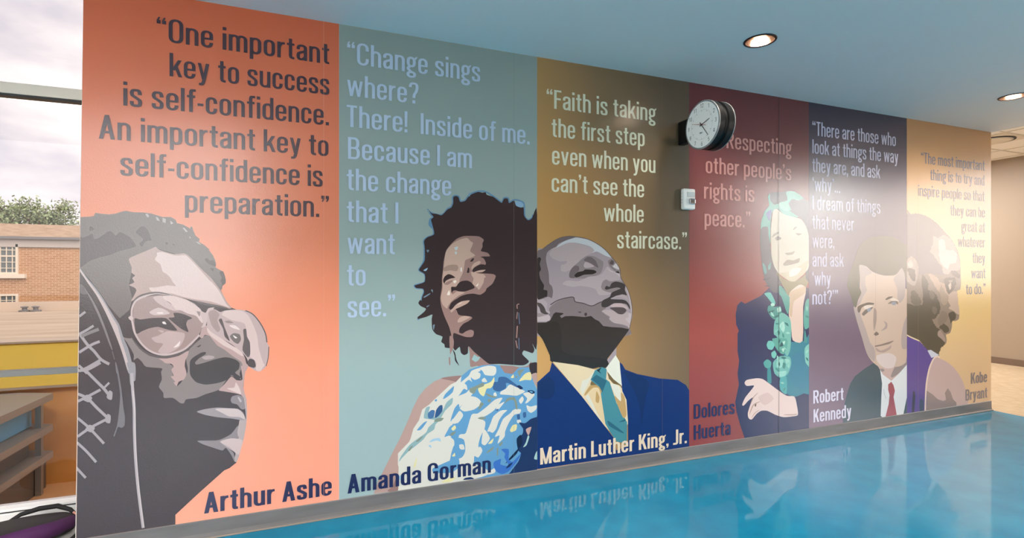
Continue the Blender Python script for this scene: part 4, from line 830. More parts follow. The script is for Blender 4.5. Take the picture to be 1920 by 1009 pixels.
for hx, q in ((sd, [(130, 245), (155, 240), (190, 260), (230, 300), (180, 330), (180, 400), (190, 440), (160, 490), (140, 540), (110, 560), (145, 460), (135, 340)]), (sd, [(465, 262), (490, 330), (490, 480), (450, 540), (430, 500), (430, 430), (400, 350), (430, 310)]), (sd, [(85, 570), (130, 600), (145, 650), (180, 740), (215, 850), (250, 900), (250, 1000), (190, 940), (150, 810), (110, 680)]),
              (sd, [(515, 640), (480, 700), (460, 820), (470, 900), (515, 880)]), ('#62564a', [(115, 570), (150, 550), (200, 535), (245, 540), (240, 552), (190, 555), (150, 575), (135, 610), (120, 612)]), ('#62564a', [(335, 510), (360, 490), (395, 488), (380, 500), (345, 515)]), ('#6f635a', [(150, 625), (180, 590), (230, 570), (235, 580), (200, 610), (165, 640)]),
              ('#d8c8bb', [(165, 565), (210, 555), (240, 565), (180, 590)]), ('#8b909a', [(190, 590), (215, 575), (220, 600), (200, 610)]), ('#d8c8bb', [(370, 515), (400, 500), (440, 520), (430, 530)]), ('#7f7164', [(355, 545), (380, 525), (430, 525), (435, 550), (410, 540), (380, 545)]), ('#8b909a', [(385, 535), (415, 530), (415, 555), (390, 555)]),
              ('#9d8b81', [(245, 580), (265, 600), (265, 680), (245, 760), (240, 680)]), ('#776a62', [(245, 785), (265, 765), (285, 785), (260, 797)]), ('#a1908a', [(320, 680), (350, 700), (345, 740), (300, 760), (330, 730), (335, 705)]), ('#86746c', [(255, 875), (300, 865), (400, 835), (370, 860), (300, 878), (255, 885)]), ('#a8938a', [(260, 890), (300, 915), (360, 890), (380, 870), (375, 900), (320, 930), (270, 920)])):
    p.poly('portrait', hx, O(q))
p.poly('portrait', '#cfc0ba', P([(760, 160), (900, 130), (980, 180), (950, 290), (860, 300), (780, 240)]))
p.poly('portrait', '#8e8280', P([(800, 310), (830, 305), (850, 325), (820, 340)]))
p.poly('shirt', '#d7dada', P([(800, 315), (830, 370), (925, 440), (1000, 370), (1115, 258), (1115, 620), (1060, 820), (985, 822), (860, 845), (825, 850), (806, 832), (815, 600), (822, 470)]), False)
p.line('shirt', '#b3b6b8', P([(840, 530), (850, 590), (868, 640)]), 1.0)
p.poly('necktie', '#9b4a52', P([(890, 480), (925, 450), (950, 490), (965, 550), (950, 620), (985, 825), (860, 845), (895, 700), (905, 600), (890, 540)]), False)
p.seam(1640.5, '#4a4050')
p.text('quotation', REG, '#b7b6cf', cap_m(1534.6, 229, 255.2), [
    ('\u201cThere are those who', 1522.8, 1679.3, 1534.6, 255), ('look at things the way', 1522.8, 1683.6, 1526, 288), ('they are, and ask', 1522.8, 1650, 1526, 322.6), ('\u2018why\u2019...', 1522.8, 1574.7, 1532, 359), ('I dream of things', 1522.8, 1650, 1526, 393), ('that never', 1522.8, 1600.8, 1528, 429.5), ('were,', 1522.8, 1563.8, 1528, 464.5), ('and ask', 1522.8, 1581.7, 1528, 500), ('\u2018why', 1522.8, 1557, 1534.6, 535.6), ('not?\u2019\u201d', 1522.8, 1570.8, 1528, 571)])
p.text('name_lettering', BOLD, '#d3cede', cap_m(1526, 732.2, 756.8), [('Robert', 1524.3, 1581, 1526, 756.8), ('Kennedy', 1524.8, 1595.5, 1526.5, 792)])
p.finish({'portrait': ['hair'], 'suit': [], 'shirt': [], 'necktie': [], 'quotation': [], 'name_lettering': []})

# ---- panel 6: bald man in a purple jersey, profile
p = Panel(5, vinyl_gradient('sheet_gold', [(0, '#d6b08a'), (.2, '#dbb98a'), (.42, '#dfc078'), (.6, '#dcbb8a'), (.8, '#cc9f6c'), (1, '#b58454')], 'Z', .1, 3.07),
          'golden mural panel with a bald man in a purple jersey seen in profile')
p.poly('portrait', '#897868', Q([(15, 78), (60, 58), (110, 52), (170, 62), (230, 90), (300, 145), (370, 220), (430, 290), (470, 360), (500, 450), (508, 560), (512, 680), (505, 735), (475, 750), (480, 820), (495, 920)]) + R([(475, 80), (470, 130), (440, 148), (415, 148), (410, 200), (395, 250), (360, 265), (365, 300), (360, 340), (320, 370), (300, 420), (300, 450), (240, 440), (200, 400), (140, 325), (70, 290), (10, 255)]))
for hx, q in (('#7a706f', [(15, 78), (60, 58), (110, 52), (170, 62), (230, 90), (300, 145), (370, 220), (430, 290), (470, 360), (500, 450), (480, 480), (420, 560), (380, 600), (300, 600), (200, 590), (130, 600), (120, 480), (60, 430), (15, 520)]), ('#b09b90', [(230, 395), (260, 330), (260, 250), (300, 270), (350, 245), (400, 265), (450, 330), (490, 430), (505, 560), (430, 565), (390, 600), (355, 590), (340, 530), (300, 480), (270, 430)]),
              ('#cbb9b2', [(310, 290), (360, 290), (375, 370), (440, 380), (475, 420), (470, 490), (410, 510), (390, 555), (340, 510), (315, 440)]), ('#a59488', [(15, 500), (40, 450), (70, 435), (110, 480), (130, 540), (120, 640), (95, 700), (60, 690), (15, 640)]), ('#594f46', [(30, 545), (60, 545), (100, 560), (100, 660), (70, 650), (40, 600)]), ('#c6b2a6', [(30, 500), (60, 470), (80, 520), (50, 540)]),
              ('#b59b86', [(215, 595), (260, 600), (310, 640), (320, 670), (360, 680), (380, 740), (400, 790), (350, 775), (300, 740), (270, 690), (240, 640)]), ('#b9a28f', [(390, 800), (420, 760), (475, 750), (485, 830), (497, 960), (450, 930), (400, 905), (420, 880), (395, 840)])):
    p.poly('portrait', hx, Q(q), True, .9)
bd = '#554d3d'
p.poly('portrait', bd, Q([(155, 640), (170, 600), (200, 640), (220, 680), (215, 740), (275, 765), (310, 830), (325, 900), (318, 960)]) + R([(300, 80), (260, 130), (240, 130), (255, 170), (280, 205), (310, 225), (285, 260), (310, 290), (345, 320), (350, 350), (320, 375), (300, 425), (240, 430), (200, 400), (140, 320), (70, 285), (10, 255), (10, 10)]) + Q([(50, 865), (100, 880), (165, 870), (170, 800)]), True, 1.1)
p.poly('portrait', bd, R([(300, 205), (330, 165), (380, 200), (385, 235), (350, 250), (325, 220)]))
p.poly('portrait', '#4c4434', R([(380, 85), (420, 65), (445, 90), (440, 130), (410, 150), (400, 170), (395, 140)]))
p.poly('portrait', '#a08a7c', R([(290, 240), (310, 225), (340, 270), (355, 300), (350, 330), (320, 300), (290, 275)]))
p.poly('portrait', '#cdb8a5', R([(345, 105), (358, 88), (370, 130), (355, 125)]), False)
for hx, q in (('#5a4f41', [(360, 640), (400, 625), (460, 630), (470, 680), (440, 740), (400, 780), (380, 740), (370, 690)]), ('#8f7f70', [(395, 655), (440, 650), (420, 675)]), ('#bba999', [(400, 690), (420, 670), (425, 720), (410, 740)]), ('#594f42', [(420, 570), (460, 565), (500, 600), (500, 640), (460, 620), (430, 600)])):
    p.poly('portrait', hx, Q(q), True, .9)
for hx, q in (('#6a6050', Q([(60, 760), (90, 740), (130, 790), (160, 860), (100, 880), (60, 840)])), ('#6f6454', Q([(225, 760), (250, 745), (275, 790), (262, 830), (235, 810)])), ('#9c8874', Q([(330, 690), (370, 760), (400, 800), (392, 850), (350, 880), (330, 830), (320, 760)])), ('#6a6050', R([(250, 20), (285, 40), (270, 90), (240, 70)])), ('#80705f', R([(320, 60), (360, 70), (380, 110), (350, 160), (310, 190), (285, 150), (300, 110)]))):
    p.poly('portrait', hx, q, True, 1.0)
p.poly('shoulder', '#c0a59e', R([(310, 470), (370, 500), (430, 550), (480, 620), (515, 700), (545, 880), (185, 930), (192, 740), (210, 600), (245, 490), (270, 460)]))
p.poly('shoulder', '#93807a', R([(192, 745), (240, 775), (290, 820), (335, 835), (360, 825), (350, 765), (375, 725), (400, 760), (420, 820), (450, 850), (448, 885), (185, 930)]), False)
p.poly('jersey', '#59478a', R([(10, 300), (70, 295), (130, 320), (200, 395), (260, 440), (240, 490), (215, 570), (195, 680), (180, 930), (10, 960)]))
p.poly('jersey', '#c8c9d3', R([(200, 400), (230, 395), (300, 440), (270, 450), (235, 465), (215, 430)]), False)
p.poly('jersey', '#373448', R([(65, 940), (75, 760), (90, 755), (95, 800), (85, 940)])); p.poly('jersey', '#3f4a60', R([(133, 940), (135, 825), (165, 830), (165, 940)]))
p.line('jersey', '#e2cda6', R([(10, 262), (70, 292), (130, 318)]), 2.2); p.line('jersey', '#e0c9b6', R([(305, 462), (290, 452), (262, 462), (240, 495), (215, 560), (195, 660), (186, 760), (180, 925)]), 2.8)
p.seam(1720.5, '#a5875f')
p.text('quotation', REG, '#6a6a78', cap_m(1738.5, 287.6, 308.2), [
    ('\u201cThe most important', 1726.4, 1846, 1738.5, 307.6), ('thing is to try and', 1744, 1846, 1747.7, 338.2), ('inspire people so that', 1721.3, 1846, 1723, 367.5), ('they can be', 1781.8, 1846.8, 1786, 404.3), ('great at', 1802.8, 1846.8, 1810, 434.5), ('whatever', 1796, 1846.8, 1801, 463), ('they', 1823.7, 1846.8, 1826.6, 493.3), ('want', 1821, 1847.5, 1824.8, 522), ('to do.\u201d', 1811, 1847.5, 1813.8, 552)])
p.text('name_lettering', BOLD, '#7f7678', cap_m(1821.9, 699, 719.7), [('Kobe', 1820.3, 1850.2, 1821.9, 719.7), ('Bryant', 1809.9, 1850.4, 1811.6, 751.3)])
p.finish({'portrait': [], 'shoulder': [], 'jersey': [], 'quotation': [], 'name_lettering': []})
# ------------------------------------------------------------------ room shell
def shell(name, boxes, mat, bev=0):
    bm = bmesh.new()
    for b in boxes: box(bm, *b, bev=bev)
    return tag(mesh_obj(name, bm, mat), kind='structure')

XE = wall(1858, 511)[0]         # right end of the mural wall
XR = 10.55                      # end wall of the corridor
SOF = -3.0                      # edge of the low ceiling
WY = 0.60                       # window plane beside the mural
HL = -7.0

M_FLOOR = principled('blue_floor', lin('#0a8db8'), .05, 0, .30)
mottle(M_FLOOR, lin('#0280a5'), lin('#0a8cb0'), 5, 6)
noise_bump(M_FLOOR, 7, .04, .004, 2)
M_BEIGE = principled('beige_floor', lin('#c9b394'), .22, 0, .4); mottle(M_BEIGE, lin('#c3ad8e'), lin('#cfba9c'), 9, 6)
M_GREYFL = principled('pale_floor', lin('#c2bfbc'), .35, 0, .4); mottle(M_GREYFL, lin('#bbb8b6'), lin('#cac7c4'), 6, 5)
M_CEIL = principled('ceiling_paint', lin('#e6e8e8'), .6, 0, .3); noise_bump(M_CEIL, 60, .05, .001)
M_WALL = principled('cream_wall', lin('#d8d2c6'), .6, 0, .3); noise_bump(M_WALL, 90, .08, .001)
M_DARKWALL = principled('dark_unseen_wall', lin('#6a5a4c'), .6, 0, .3); noise_bump(M_DARKWALL, 40, .08, .001)  # unseen hall wall made dark so the mural reflects less haze
M_TAN = principled('tan_wall', lin('#9d8d7d'), .5, 0, .3); noise_bump(M_TAN, 90, .08, .001)
M_TRIM = principled('white_trim', lin('#e8e6e2'), .4)
M_BASE = principled('grey_rubber', lin('#6c6a68'), .38, 0, .5); mottle(M_BASE, lin('#676563'), lin('#737170'), 3, 6, mscale=(1, 1, 6))
M_TOE = principled('tan_caulk', lin('#8d8173'), .35)
M_BROWN = principled('brown_rubber', lin('#6f5d52'), .4)
M_TILE = principled('ceiling_tile', lin('#f0ece6'), .7, 0, .2); noise_bump(M_TILE, 220, .3, .001)
M_GRID = principled('ceiling_grid', lin('#d8d0c4'), .5)
M_STEEL = principled('grey_aluminium', lin('#9a9993'), .35, .6)
M_FRAME = principled('pale_aluminium', lin('#c9c4ba'), .4, .3)
M_CROSS = principled('dull_grey_bar', lin('#7c7b78'), .6)
M_RUB = principled('black_gasket', lin('#1c1a1c'), .5)
M_SILL = principled('white_sill', lin('#f0efed'), .35)

def glass_mat(name='window_glass', tint=(.95, .97, .96, 1)):
    m = bpy.data.materials.new(name); m.use_nodes = True
    t = m.node_tree; t.nodes.clear()
    o = t.nodes.new('ShaderNodeOutputMaterial'); x = t.nodes.new('ShaderNodeMixShader')
    tr = t.nodes.new('ShaderNodeBsdfTransparent'); g = t.nodes.new('ShaderNodeBsdfGlossy'); fr = t.nodes.new('ShaderNodeFresnel')
    tr.inputs['Color'].default_value = tint; g.inputs['Roughness'].default_value = 0.0
    fr.inputs['IOR'].default_value = 1.32
    t.links.new(fr.outputs[0], x.inputs[0]); t.links.new(tr.outputs[0], x.inputs[1]); t.links.new(g.outputs[0], x.inputs[2])
    t.links.new(x.outputs[0], o.inputs['Surface'])
    return m
M_GLASS = glass_mat()
M_SHADE = glass_mat('glare_tint_glass', (.72, .70, .68, 1))  # tint made up to weaken this window's glare on the mural
M_SHADE2 = glass_mat('glare_tint_glass_dark', (.54, .52, .50, 1))  # stronger made-up tint, holds back glare on the last panel
M_DIMMED = glass_mat('dimmed_glass', (.175, .170, .175, 1))      # dark tint made up to dim the daylight outside this window

shell('floor', [(HL, XE, -4.9, 0, -.2, 0)], M_FLOOR)
shell('floor', [(HL, XE, HALL_Y, -4.9, -.2, 0)], M_BEIGE)  # unseen hall floor, made beige to bounce neutral light onto the ceiling
shell('floor', [(XE, XR, HALL_Y, 5, -.2, 0)], M_BEIGE)
shell('floor', [(HL, XL_BOT + .3, 0, WY + .1, -.2, 0)], M_GREYFL)

# mural wall: a thick partition whose left end leans a touch with the sheet
bm = bmesh.new()
v = [bm.verts.new(c) for c in ((XL_BOT - .004, 0, 0), (XE, 0, 0), (XE, .9, 0), (XL_BOT - .004, .9, 0), (left_edge(3.6), 0, 3.6), (XE, 0, 3.6), (XE, .9, 3.6), (left_edge(3.6), .9, 3.6))]
for q in ((0, 1, 2, 3), (4, 5, 6, 7), (0, 1, 5, 4), (1, 2, 6, 5), (2, 3, 7, 6), (3, 0, 4, 7)): bm.faces.new([v[k] for k in q])
tag(mesh_obj('wall_back', bm, M_WALL), kind='structure')
# rubber base with a rounded toe, caulk line on the floor
bm = bmesh.new()
prof = [(0, 0), (-.016, 0), (-.016, .006), (-.009, .014), (-.006, .03), (-.006, .100), (-.003, BASE_Z), (0, BASE_Z)]
a = [bm.verts.new((XL_BOT - .002, y, z)) for y, z in prof]; b = [bm.verts.new((XE, y, z)) for y, z in prof]
for k in range(len(prof)): bm.faces.new((a[k], a[(k + 1) % len(prof)], b[(k + 1) % len(prof)], b[k]))
bm.faces.new(a); bm.faces.new(b)
bb = tag(mesh_obj('baseboard_back', bm, M_BASE), kind='structure')
bm = bmesh.new(); box(bm, XL_BOT, XE, -.024, -.0155, 0, .010, bev=.003)
mesh_obj('floor_bead', bm, M_TOE, bb)

# ceilings: low painted soffit with round lamp openings, taller hall beyond, tiled corridor
LAMPS = [at_z(1425, 76, CEIL), at_z(1900, 181, CEIL)]
_p = LAMPS[1].x - LAMPS[0].x
LAMPS += [Vector((LAMPS[0].x + k * _p, -2.3, CEIL)) for k in (-1, 0, 1)]  # second row added out of view for more light
LAMP_R = .098
bm = bmesh.new()
outer = [Vector((HL, SOF, 0)), Vector((XE, SOF, 0)), Vector((XE, 0, 0)), Vector((HL, 0, 0))]
loops = [outer] + [[Vector((c.x + LAMP_R * math.cos(t), c.y + LAMP_R * math.sin(t), 0)) for t in [2 * math.pi * k / 48 for k in range(48)]] for c in LAMPS]
flat = [q for l in loops for q in l]
vv = [bm.verts.new((q.x, q.y, CEIL)) for q in flat]
for t in tessellate_polygon(loops): bm.faces.new([vv[k] for k in t])
tag(mesh_obj('ceiling', bm, M_CEIL), kind='structure')
shell('ceiling', [(HL, XE, SOF, 0, CEIL + .33, CEIL + .45)], M_CEIL)
SKY = (-.5, 9.5, -8.8, -6.4)       # unseen roof light, added so the sunlit floor brightens the ceiling
shell('ceiling', [(HL, SKY[0], HALL_Y - .2, SOF, 5.4, 5.6), (SKY[1], XR + .1, HALL_Y - .2, SOF, 5.4, 5.6), (SKY[0], SKY[1], HALL_Y - .2, SKY[2], 5.4, 5.6), (SKY[0], SKY[1], SKY[3], SOF, 5.4, 5.6)], M_CEIL)
shell('window_5', [(SKY[0] + 2.5 * k - .04, SKY[0] + 2.5 * k + .04, SKY[2], SKY[3], 5.45, 5.55) for k in range(1, 4)], M_STEEL)
shell('ceiling', [(XE, XR, SOF, 5, 3.40, 3.5)], M_TILE)
shell('ceiling', [(HL, XL_BOT + .3, -.02, WY + .2, 3.62, 3.7)], M_CEIL)
shell('wall_front', [(HL, XR, SOF - .05, SOF, CEIL, 5.4)], M_WALL)             # fascia above the soffit edge
shell('trim_1', [(XE - .002, XE + .02, SOF, -.001, CEIL - .004, CEIL + .34)], M_TRIM)   # white soffit edge
WIN_L = (-8.6, -.55, .75, 3.0)
shell('wall_left', [(HL - .15, HL, HALL_Y, WIN_L[0], 0, 5.4), (HL - .15, HL, WIN_L[1], WY + .2, 0, 5.4), (HL - .15, HL, WIN_L[0], WIN_L[1], 0, WIN_L[2]), (HL - .15, HL, WIN_L[0], WIN_L[1], WIN_L[3], 5.4)], M_WALL)
shell('trim_2', [(HL, XL_BOT, -.03, -.0, CEIL + .0, 3.65)], M_CEIL)

# corridor: tan end wall with a big window, brown base
WIN_R, WIN_S = (-6.6, -4.2, 1.0, 4.1), (-4.0, -.9, 1.2, 3.30)
WIN_RU, WIN_RL = (-6.6, -4.2, 2.72, 4.1), (-6.6, -4.2, 1.0, 2.72)
shell('wall_right', [(XR, XR + .15, WIN_S[1], 5, 0, 3.5), (XR, XR + .15, WIN_R[1], WIN_S[0], 0, 3.5), (XR, XR + .15, HALL_Y, WIN_R[0], 0, 5.4), (XR, XR + .15, WIN_R[0], WIN_R[1], 0, WIN_R[2]), (XR, XR + .15, WIN_R[0], WIN_R[1], WIN_R[3], 5.4),
                     (XR, XR + .15, WIN_S[0], WIN_S[1], 0, WIN_S[2]), (XR, XR + .15, WIN_S[0], WIN_S[1], WIN_S[3], 3.5), (XR, XR + .15, WIN_R[1], SOF, 3.5, 5.4)], M_TAN)
shell('wall_back', [(XE - .1, XR + .1, 5, 5.15, 0, 3.5)], M_TAN)
shell('wall_left', [(XE - .15, XE - .002, .9, 5, 0, 3.5)], M_TAN)
shell('baseboard_right', [(XR - .012, XR, -.7, 5, 0, .105)], M_BROWN)
# hall: window wall on the far side
WIN_H = (-6.6, -1.4, 1.0, 4.8)
shell('wall_front', [(HL, WIN_H[0], HALL_Y - .15, HALL_Y, 0, 5.4), (WIN_H[1], XR + .1, HALL_Y - .15, HALL_Y, 0, 5.4), (WIN_H[0], WIN_H[1], HALL_Y - .15, HALL_Y, 0, WIN_H[2]), (WIN_H[0], WIN_H[1], HALL_Y - .15, HALL_Y, WIN_H[3], 5.4)], M_DARKWALL)

def window(n, axis, c, a0, a1, z0, z1, cols, rows, fw=.05, glass=None):
    bm = bmesh.new()
    def bar(p0, p1, q0, q1):
        if axis == 'Y': box(bm, p0, p1, c - .05, c + .05, q0, q1)
        else: box(bm, c - .05, c + .05, p0, p1, q0, q1)
    for k in range(cols + 1):
        x = a0 + (a1 - a0) * k / cols
        bar(max(a0, x - fw / 2), min(a1, x + fw / 2), z0, z1)
    for k in range(rows + 1):
        z = z0 + (z1 - z0) * k / rows
        bar(a0, a1, max(z0, z - fw / 2), min(z1, z + fw / 2))
    o = tag(mesh_obj('window_%d' % n, bm, M_STEEL), kind='structure')
    bm = bmesh.new()
    if axis == 'Y': box(bm, a0, a1, c - .004, c + .004, z0, z1)
    else: box(bm, c - .004, c + .004, a0, a1, z0, z1)
    mesh_obj('pane', bm, glass or M_GLASS, o)
    return o
window(2, 'Y', HALL_Y - .08, *WIN_H, 3, 2)
window(4, 'X', HL - .08, *WIN_L, 4, 1)  # unseen side window, added for neutral light on mural and ceiling
window(3, 'X', XR + .08, *WIN_RU, 2, 1)
window(7, 'X', XR + .08, *WIN_RL, 2, 1, glass=M_SHADE)
window(6, 'X', XR + .08, *WIN_S, 1, 1, glass=M_SHADE2)

# window beside the mural: floor-to-ceiling glazing behind the partition
zt1, zt0 = at_y(0, 152, WY - .06).z, at_y(0, 173, WY - .06).z
bm = bmesh.new()
xr_ = XL_BOT + .25
box(bm, HL, xr_, WY - .06, WY + .06, zt0, zt1, bev=.002)
box(bm, HL, xr_, WY - .06, WY + .06, 3.50, 3.62)
for x in (HL + .03, -5.2, -3.4): box(bm, x - .03, x + .03, WY - .055, WY + .055, .02, 3.5)
w1 = tag(mesh_obj('window_1', bm, M_FRAME), kind='structure')
zb = at_y(0, 960, WY - .02).z
bm = bmesh.new(); box(bm, HL, xr_, WY - .05, WY + .05, zb + .004, zb + .02, bev=.002); mesh_obj('bottom_rail', bm, M_SILL, w1)
bm = bmesh.new(); box(bm, HL, xr_, WY - .048, WY + .01, zt0 - .012, zt0 - .001); box(bm, HL, xr_, WY - .045, WY + .04, zb - .004, zb + .004); mesh_obj('gasket', bm, M_RUB, w1)
bm = bmesh.new(); box(bm, HL, xr_, WY - .06, WY + .06, 0.0, zb - .004, bev=.004); mesh_obj('window_sill', bm, M_SILL, w1)
bm = bmesh.new(); zr1, zr0 = at_y(0, 697, WY - .05).z, at_y(0, 708, WY - .05).z
box(bm, HL, xr_, WY - .05, WY + .01, zr0, zr1, bev=.003); mesh_obj('crossbar', bm, M_CROSS, w1)
for za, zc in ((zb + .02, zt0 - .012), (zt1, 3.5)):
    bm = bmesh.new(); bm.faces.new([bm.verts.new(c) for c in ((HL, WY + .015, za), (xr_, WY + .015, za), (xr_, WY + .015, zc), (HL, WY + .015, zc))]); mesh_obj('pane', bm, M_DIMMED, w1)

# ------------------------------------------------------------------ round recessed ceiling lamps
M_CAN = principled('reflector_metal', lin('#e8cdb8'), .16, 1.0)
M_RING = principled('dark_trim_ring', lin('#3a2a28'), .3, .5)
M_BULB = principled('lamp_glow', (1, 1, 1, 1), .5); _b = M_BULB.node_tree.nodes['Principled BSDF']
_b.inputs['Emission Color'].default_value = (1, .78, .6, 1); _b.inputs['Emission Strength'].default_value = 9
for k, c in enumerate(LAMPS):
    t = empty('ceiling_lamp', c)
    tag(t, ['round recessed ceiling lamp nearest the clock, above the red panel', 'round recessed ceiling lamp at the right edge, near the corridor'][k] if k < 2 else
        'added ceiling lamp out of view, in a made-up second row', 'ceiling lamp', 'recessed ceiling lamps')
    bm = bmesh.new()
    r = LAMP_R
    lathe(bm, [(r * .86, .15), (r * .91, .12), (r * .92, .08), (r * .90, .012), (r * .90, -.003)], 'Z', 48, cap=False)
    lathe(bm, [(.055, .17), (r * .86, .15)], 'Z', 48, cap=False)
    mesh_obj('reflector', bm, M_CAN, t, smooth=True)
    bm = bmesh.new(); lathe(bm, [(r * .895, -.001), (r * .90, -.006), (r * 1.02, -.006), (r * 1.05, -.001)], 'Z', 48, cap=False)
    mesh_obj('trim_ring', bm, M_RING, t, smooth=True)
    bm = bmesh.new(); lathe(bm, [(.0, .135), (.028, .14), (.04, .155), (.045, .175)], 'Z', 24, cap=False)
    mesh_obj('bulb', bm, M_BULB, t, smooth=True)
    d = bpy.data.lights.new('lamp_light', 'SPOT'); d.energy = 32; d.color = (1, .86, .72); d.spot_size = math.radians(150); d.spot_blend = .6; d.shadow_soft_size = .06
    o = bpy.data.objects.new('lamp_light', d); o.location = (0, 0, .045); col.objects.link(o); o.parent = t

# unseen light panels added behind the partition to brighten the corridor
for pos, lab in (((8.9, 3.75, 3.40), 'added fill light panel hidden deep in the corridor behind the mural wall'), ((8.9, 2.1, 3.40), 'added fill light panel hidden just behind the end of the mural wall')):
    t = empty('added_light_panel', pos); tag(t, lab, 'added fill light', 'added light panels hidden in the corridor')
    bm = bmesh.new(); box(bm, -.31, .31, -.62, .62, -.02, -.0005, bev=.004); mesh_obj('frame', bm, M_TRIM, t)
    bm = bmesh.new(); box(bm, -.28, .28, -.59, .59, -.024, -.0205); M_FILL = principled('fill_diffuser', (1, 1, 1, 1), .5); _b = M_FILL.node_tree.nodes['Principled BSDF']; _b.inputs['Emission Color'].default_value = (1, .92, .82, 1); _b.inputs['Emission Strength'].default_value = 4; mesh_obj('diffuser', bm, M_FILL, t)
    d = bpy.data.lights.new('added_panel_light', 'AREA'); d.shape = 'RECTANGLE'; d.size = .55; d.size_y = 1.15; d.energy = 95; d.color = (1, .95, .9)
    o = bpy.data.objects.new('added_panel_light', d); o.location = (0, 0, -.03); col.objects.link(o); o.parent = t
# ------------------------------------------------------------------ air diffuser on the corridor ceiling
M_DIFF = principled('diffuser_paint', lin('#d9cfbf'), .45); M_DIFFD = principled('diffuser_shadow', lin('#9a8a72'), .6)
dc = at_z(1885.4, 247.7, 3.40)
t = empty('air_diffuser', (dc.x + .31, dc.y + .31, 3.40))
tag(t, 'square white air diffuser with a dark ring slot on the corridor ceiling', 'air vent')
bm = bmesh.new(); box(bm, -.305, .305, -.305, .305, -.012, -.0005, bev=.004); mesh_obj('plate', bm, M_DIFF, t)
bm = bmesh.new(); lathe(bm, [(.262, -.012), (.262, -.022), (.235, -.022), (.235, -.012)], 'Z', 48, cap=False); mesh_obj('ring_slot', bm, M_RUB, t)
bm = bmesh.new(); lathe(bm, [(.0, -.034), (.20, -.034), (.234, -.026), (.234, -.012)], 'Z', 48, cap=False); mesh_obj('cone', bm, M_DIFF, t, smooth=True)
# ceiling grid bars of the corridor
bm = bmesh.new()
for k in range(-8, 8): box(bm, XE + .02, XR, dc.y - .012 + k * .61, dc.y + .012 + k * .61, 3.392, 3.3995)
for k in range(-2, 4): box(bm, dc.x - .012 + k * .61, dc.x + .012 + k * .61, -4.1, 4.95, 3.393, 3.3995)
tag(mesh_obj('trim_3', bm, M_GRID), kind='structure')

# ------------------------------------------------------------------ double-sided wall clock on a bracket
M_BLACK = principled('black_plastic', lin('#0d0c0d'), .42, 0, .3); M_FACE = principled('clock_face', lin('#f4f6f3'), .35)
M_INK = principled('clock_ink', lin('#2a2c30'), .5); M_RED = principled('red_hand', lin('#b03a36'), .4)
M_LENS = principled('clear_rim', lin('#cfd4d6'), .12, 0, .6, **{'Transmission Weight': .6})
zc_ = 3.70; ac = (1315.5 - U0) / F
CX, CYY, CZ = zc_ * (ac * CY + SY), zc_ * (CY - ac * SY) - DIST, EYE + (V0 - 234) / F * zc_
CR = .176
ck = empty('wall_clock', (CX, CYY, CZ))
tag(ck, 'round black double-sided clock on a bracket, white dial', 'clock')
bm = bmesh.new()
lathe(bm, [(CR * .96, .004), (CR, .008), (CR, .058), (CR * .93, .064), (CR * .90, .070), (CR * .90, .082), (CR * .93, .088), (CR, .094), (CR, .142), (CR * .96, .148)], 'X', 144)
mesh_obj('case', bm, M_BLACK, ck, smooth=False)
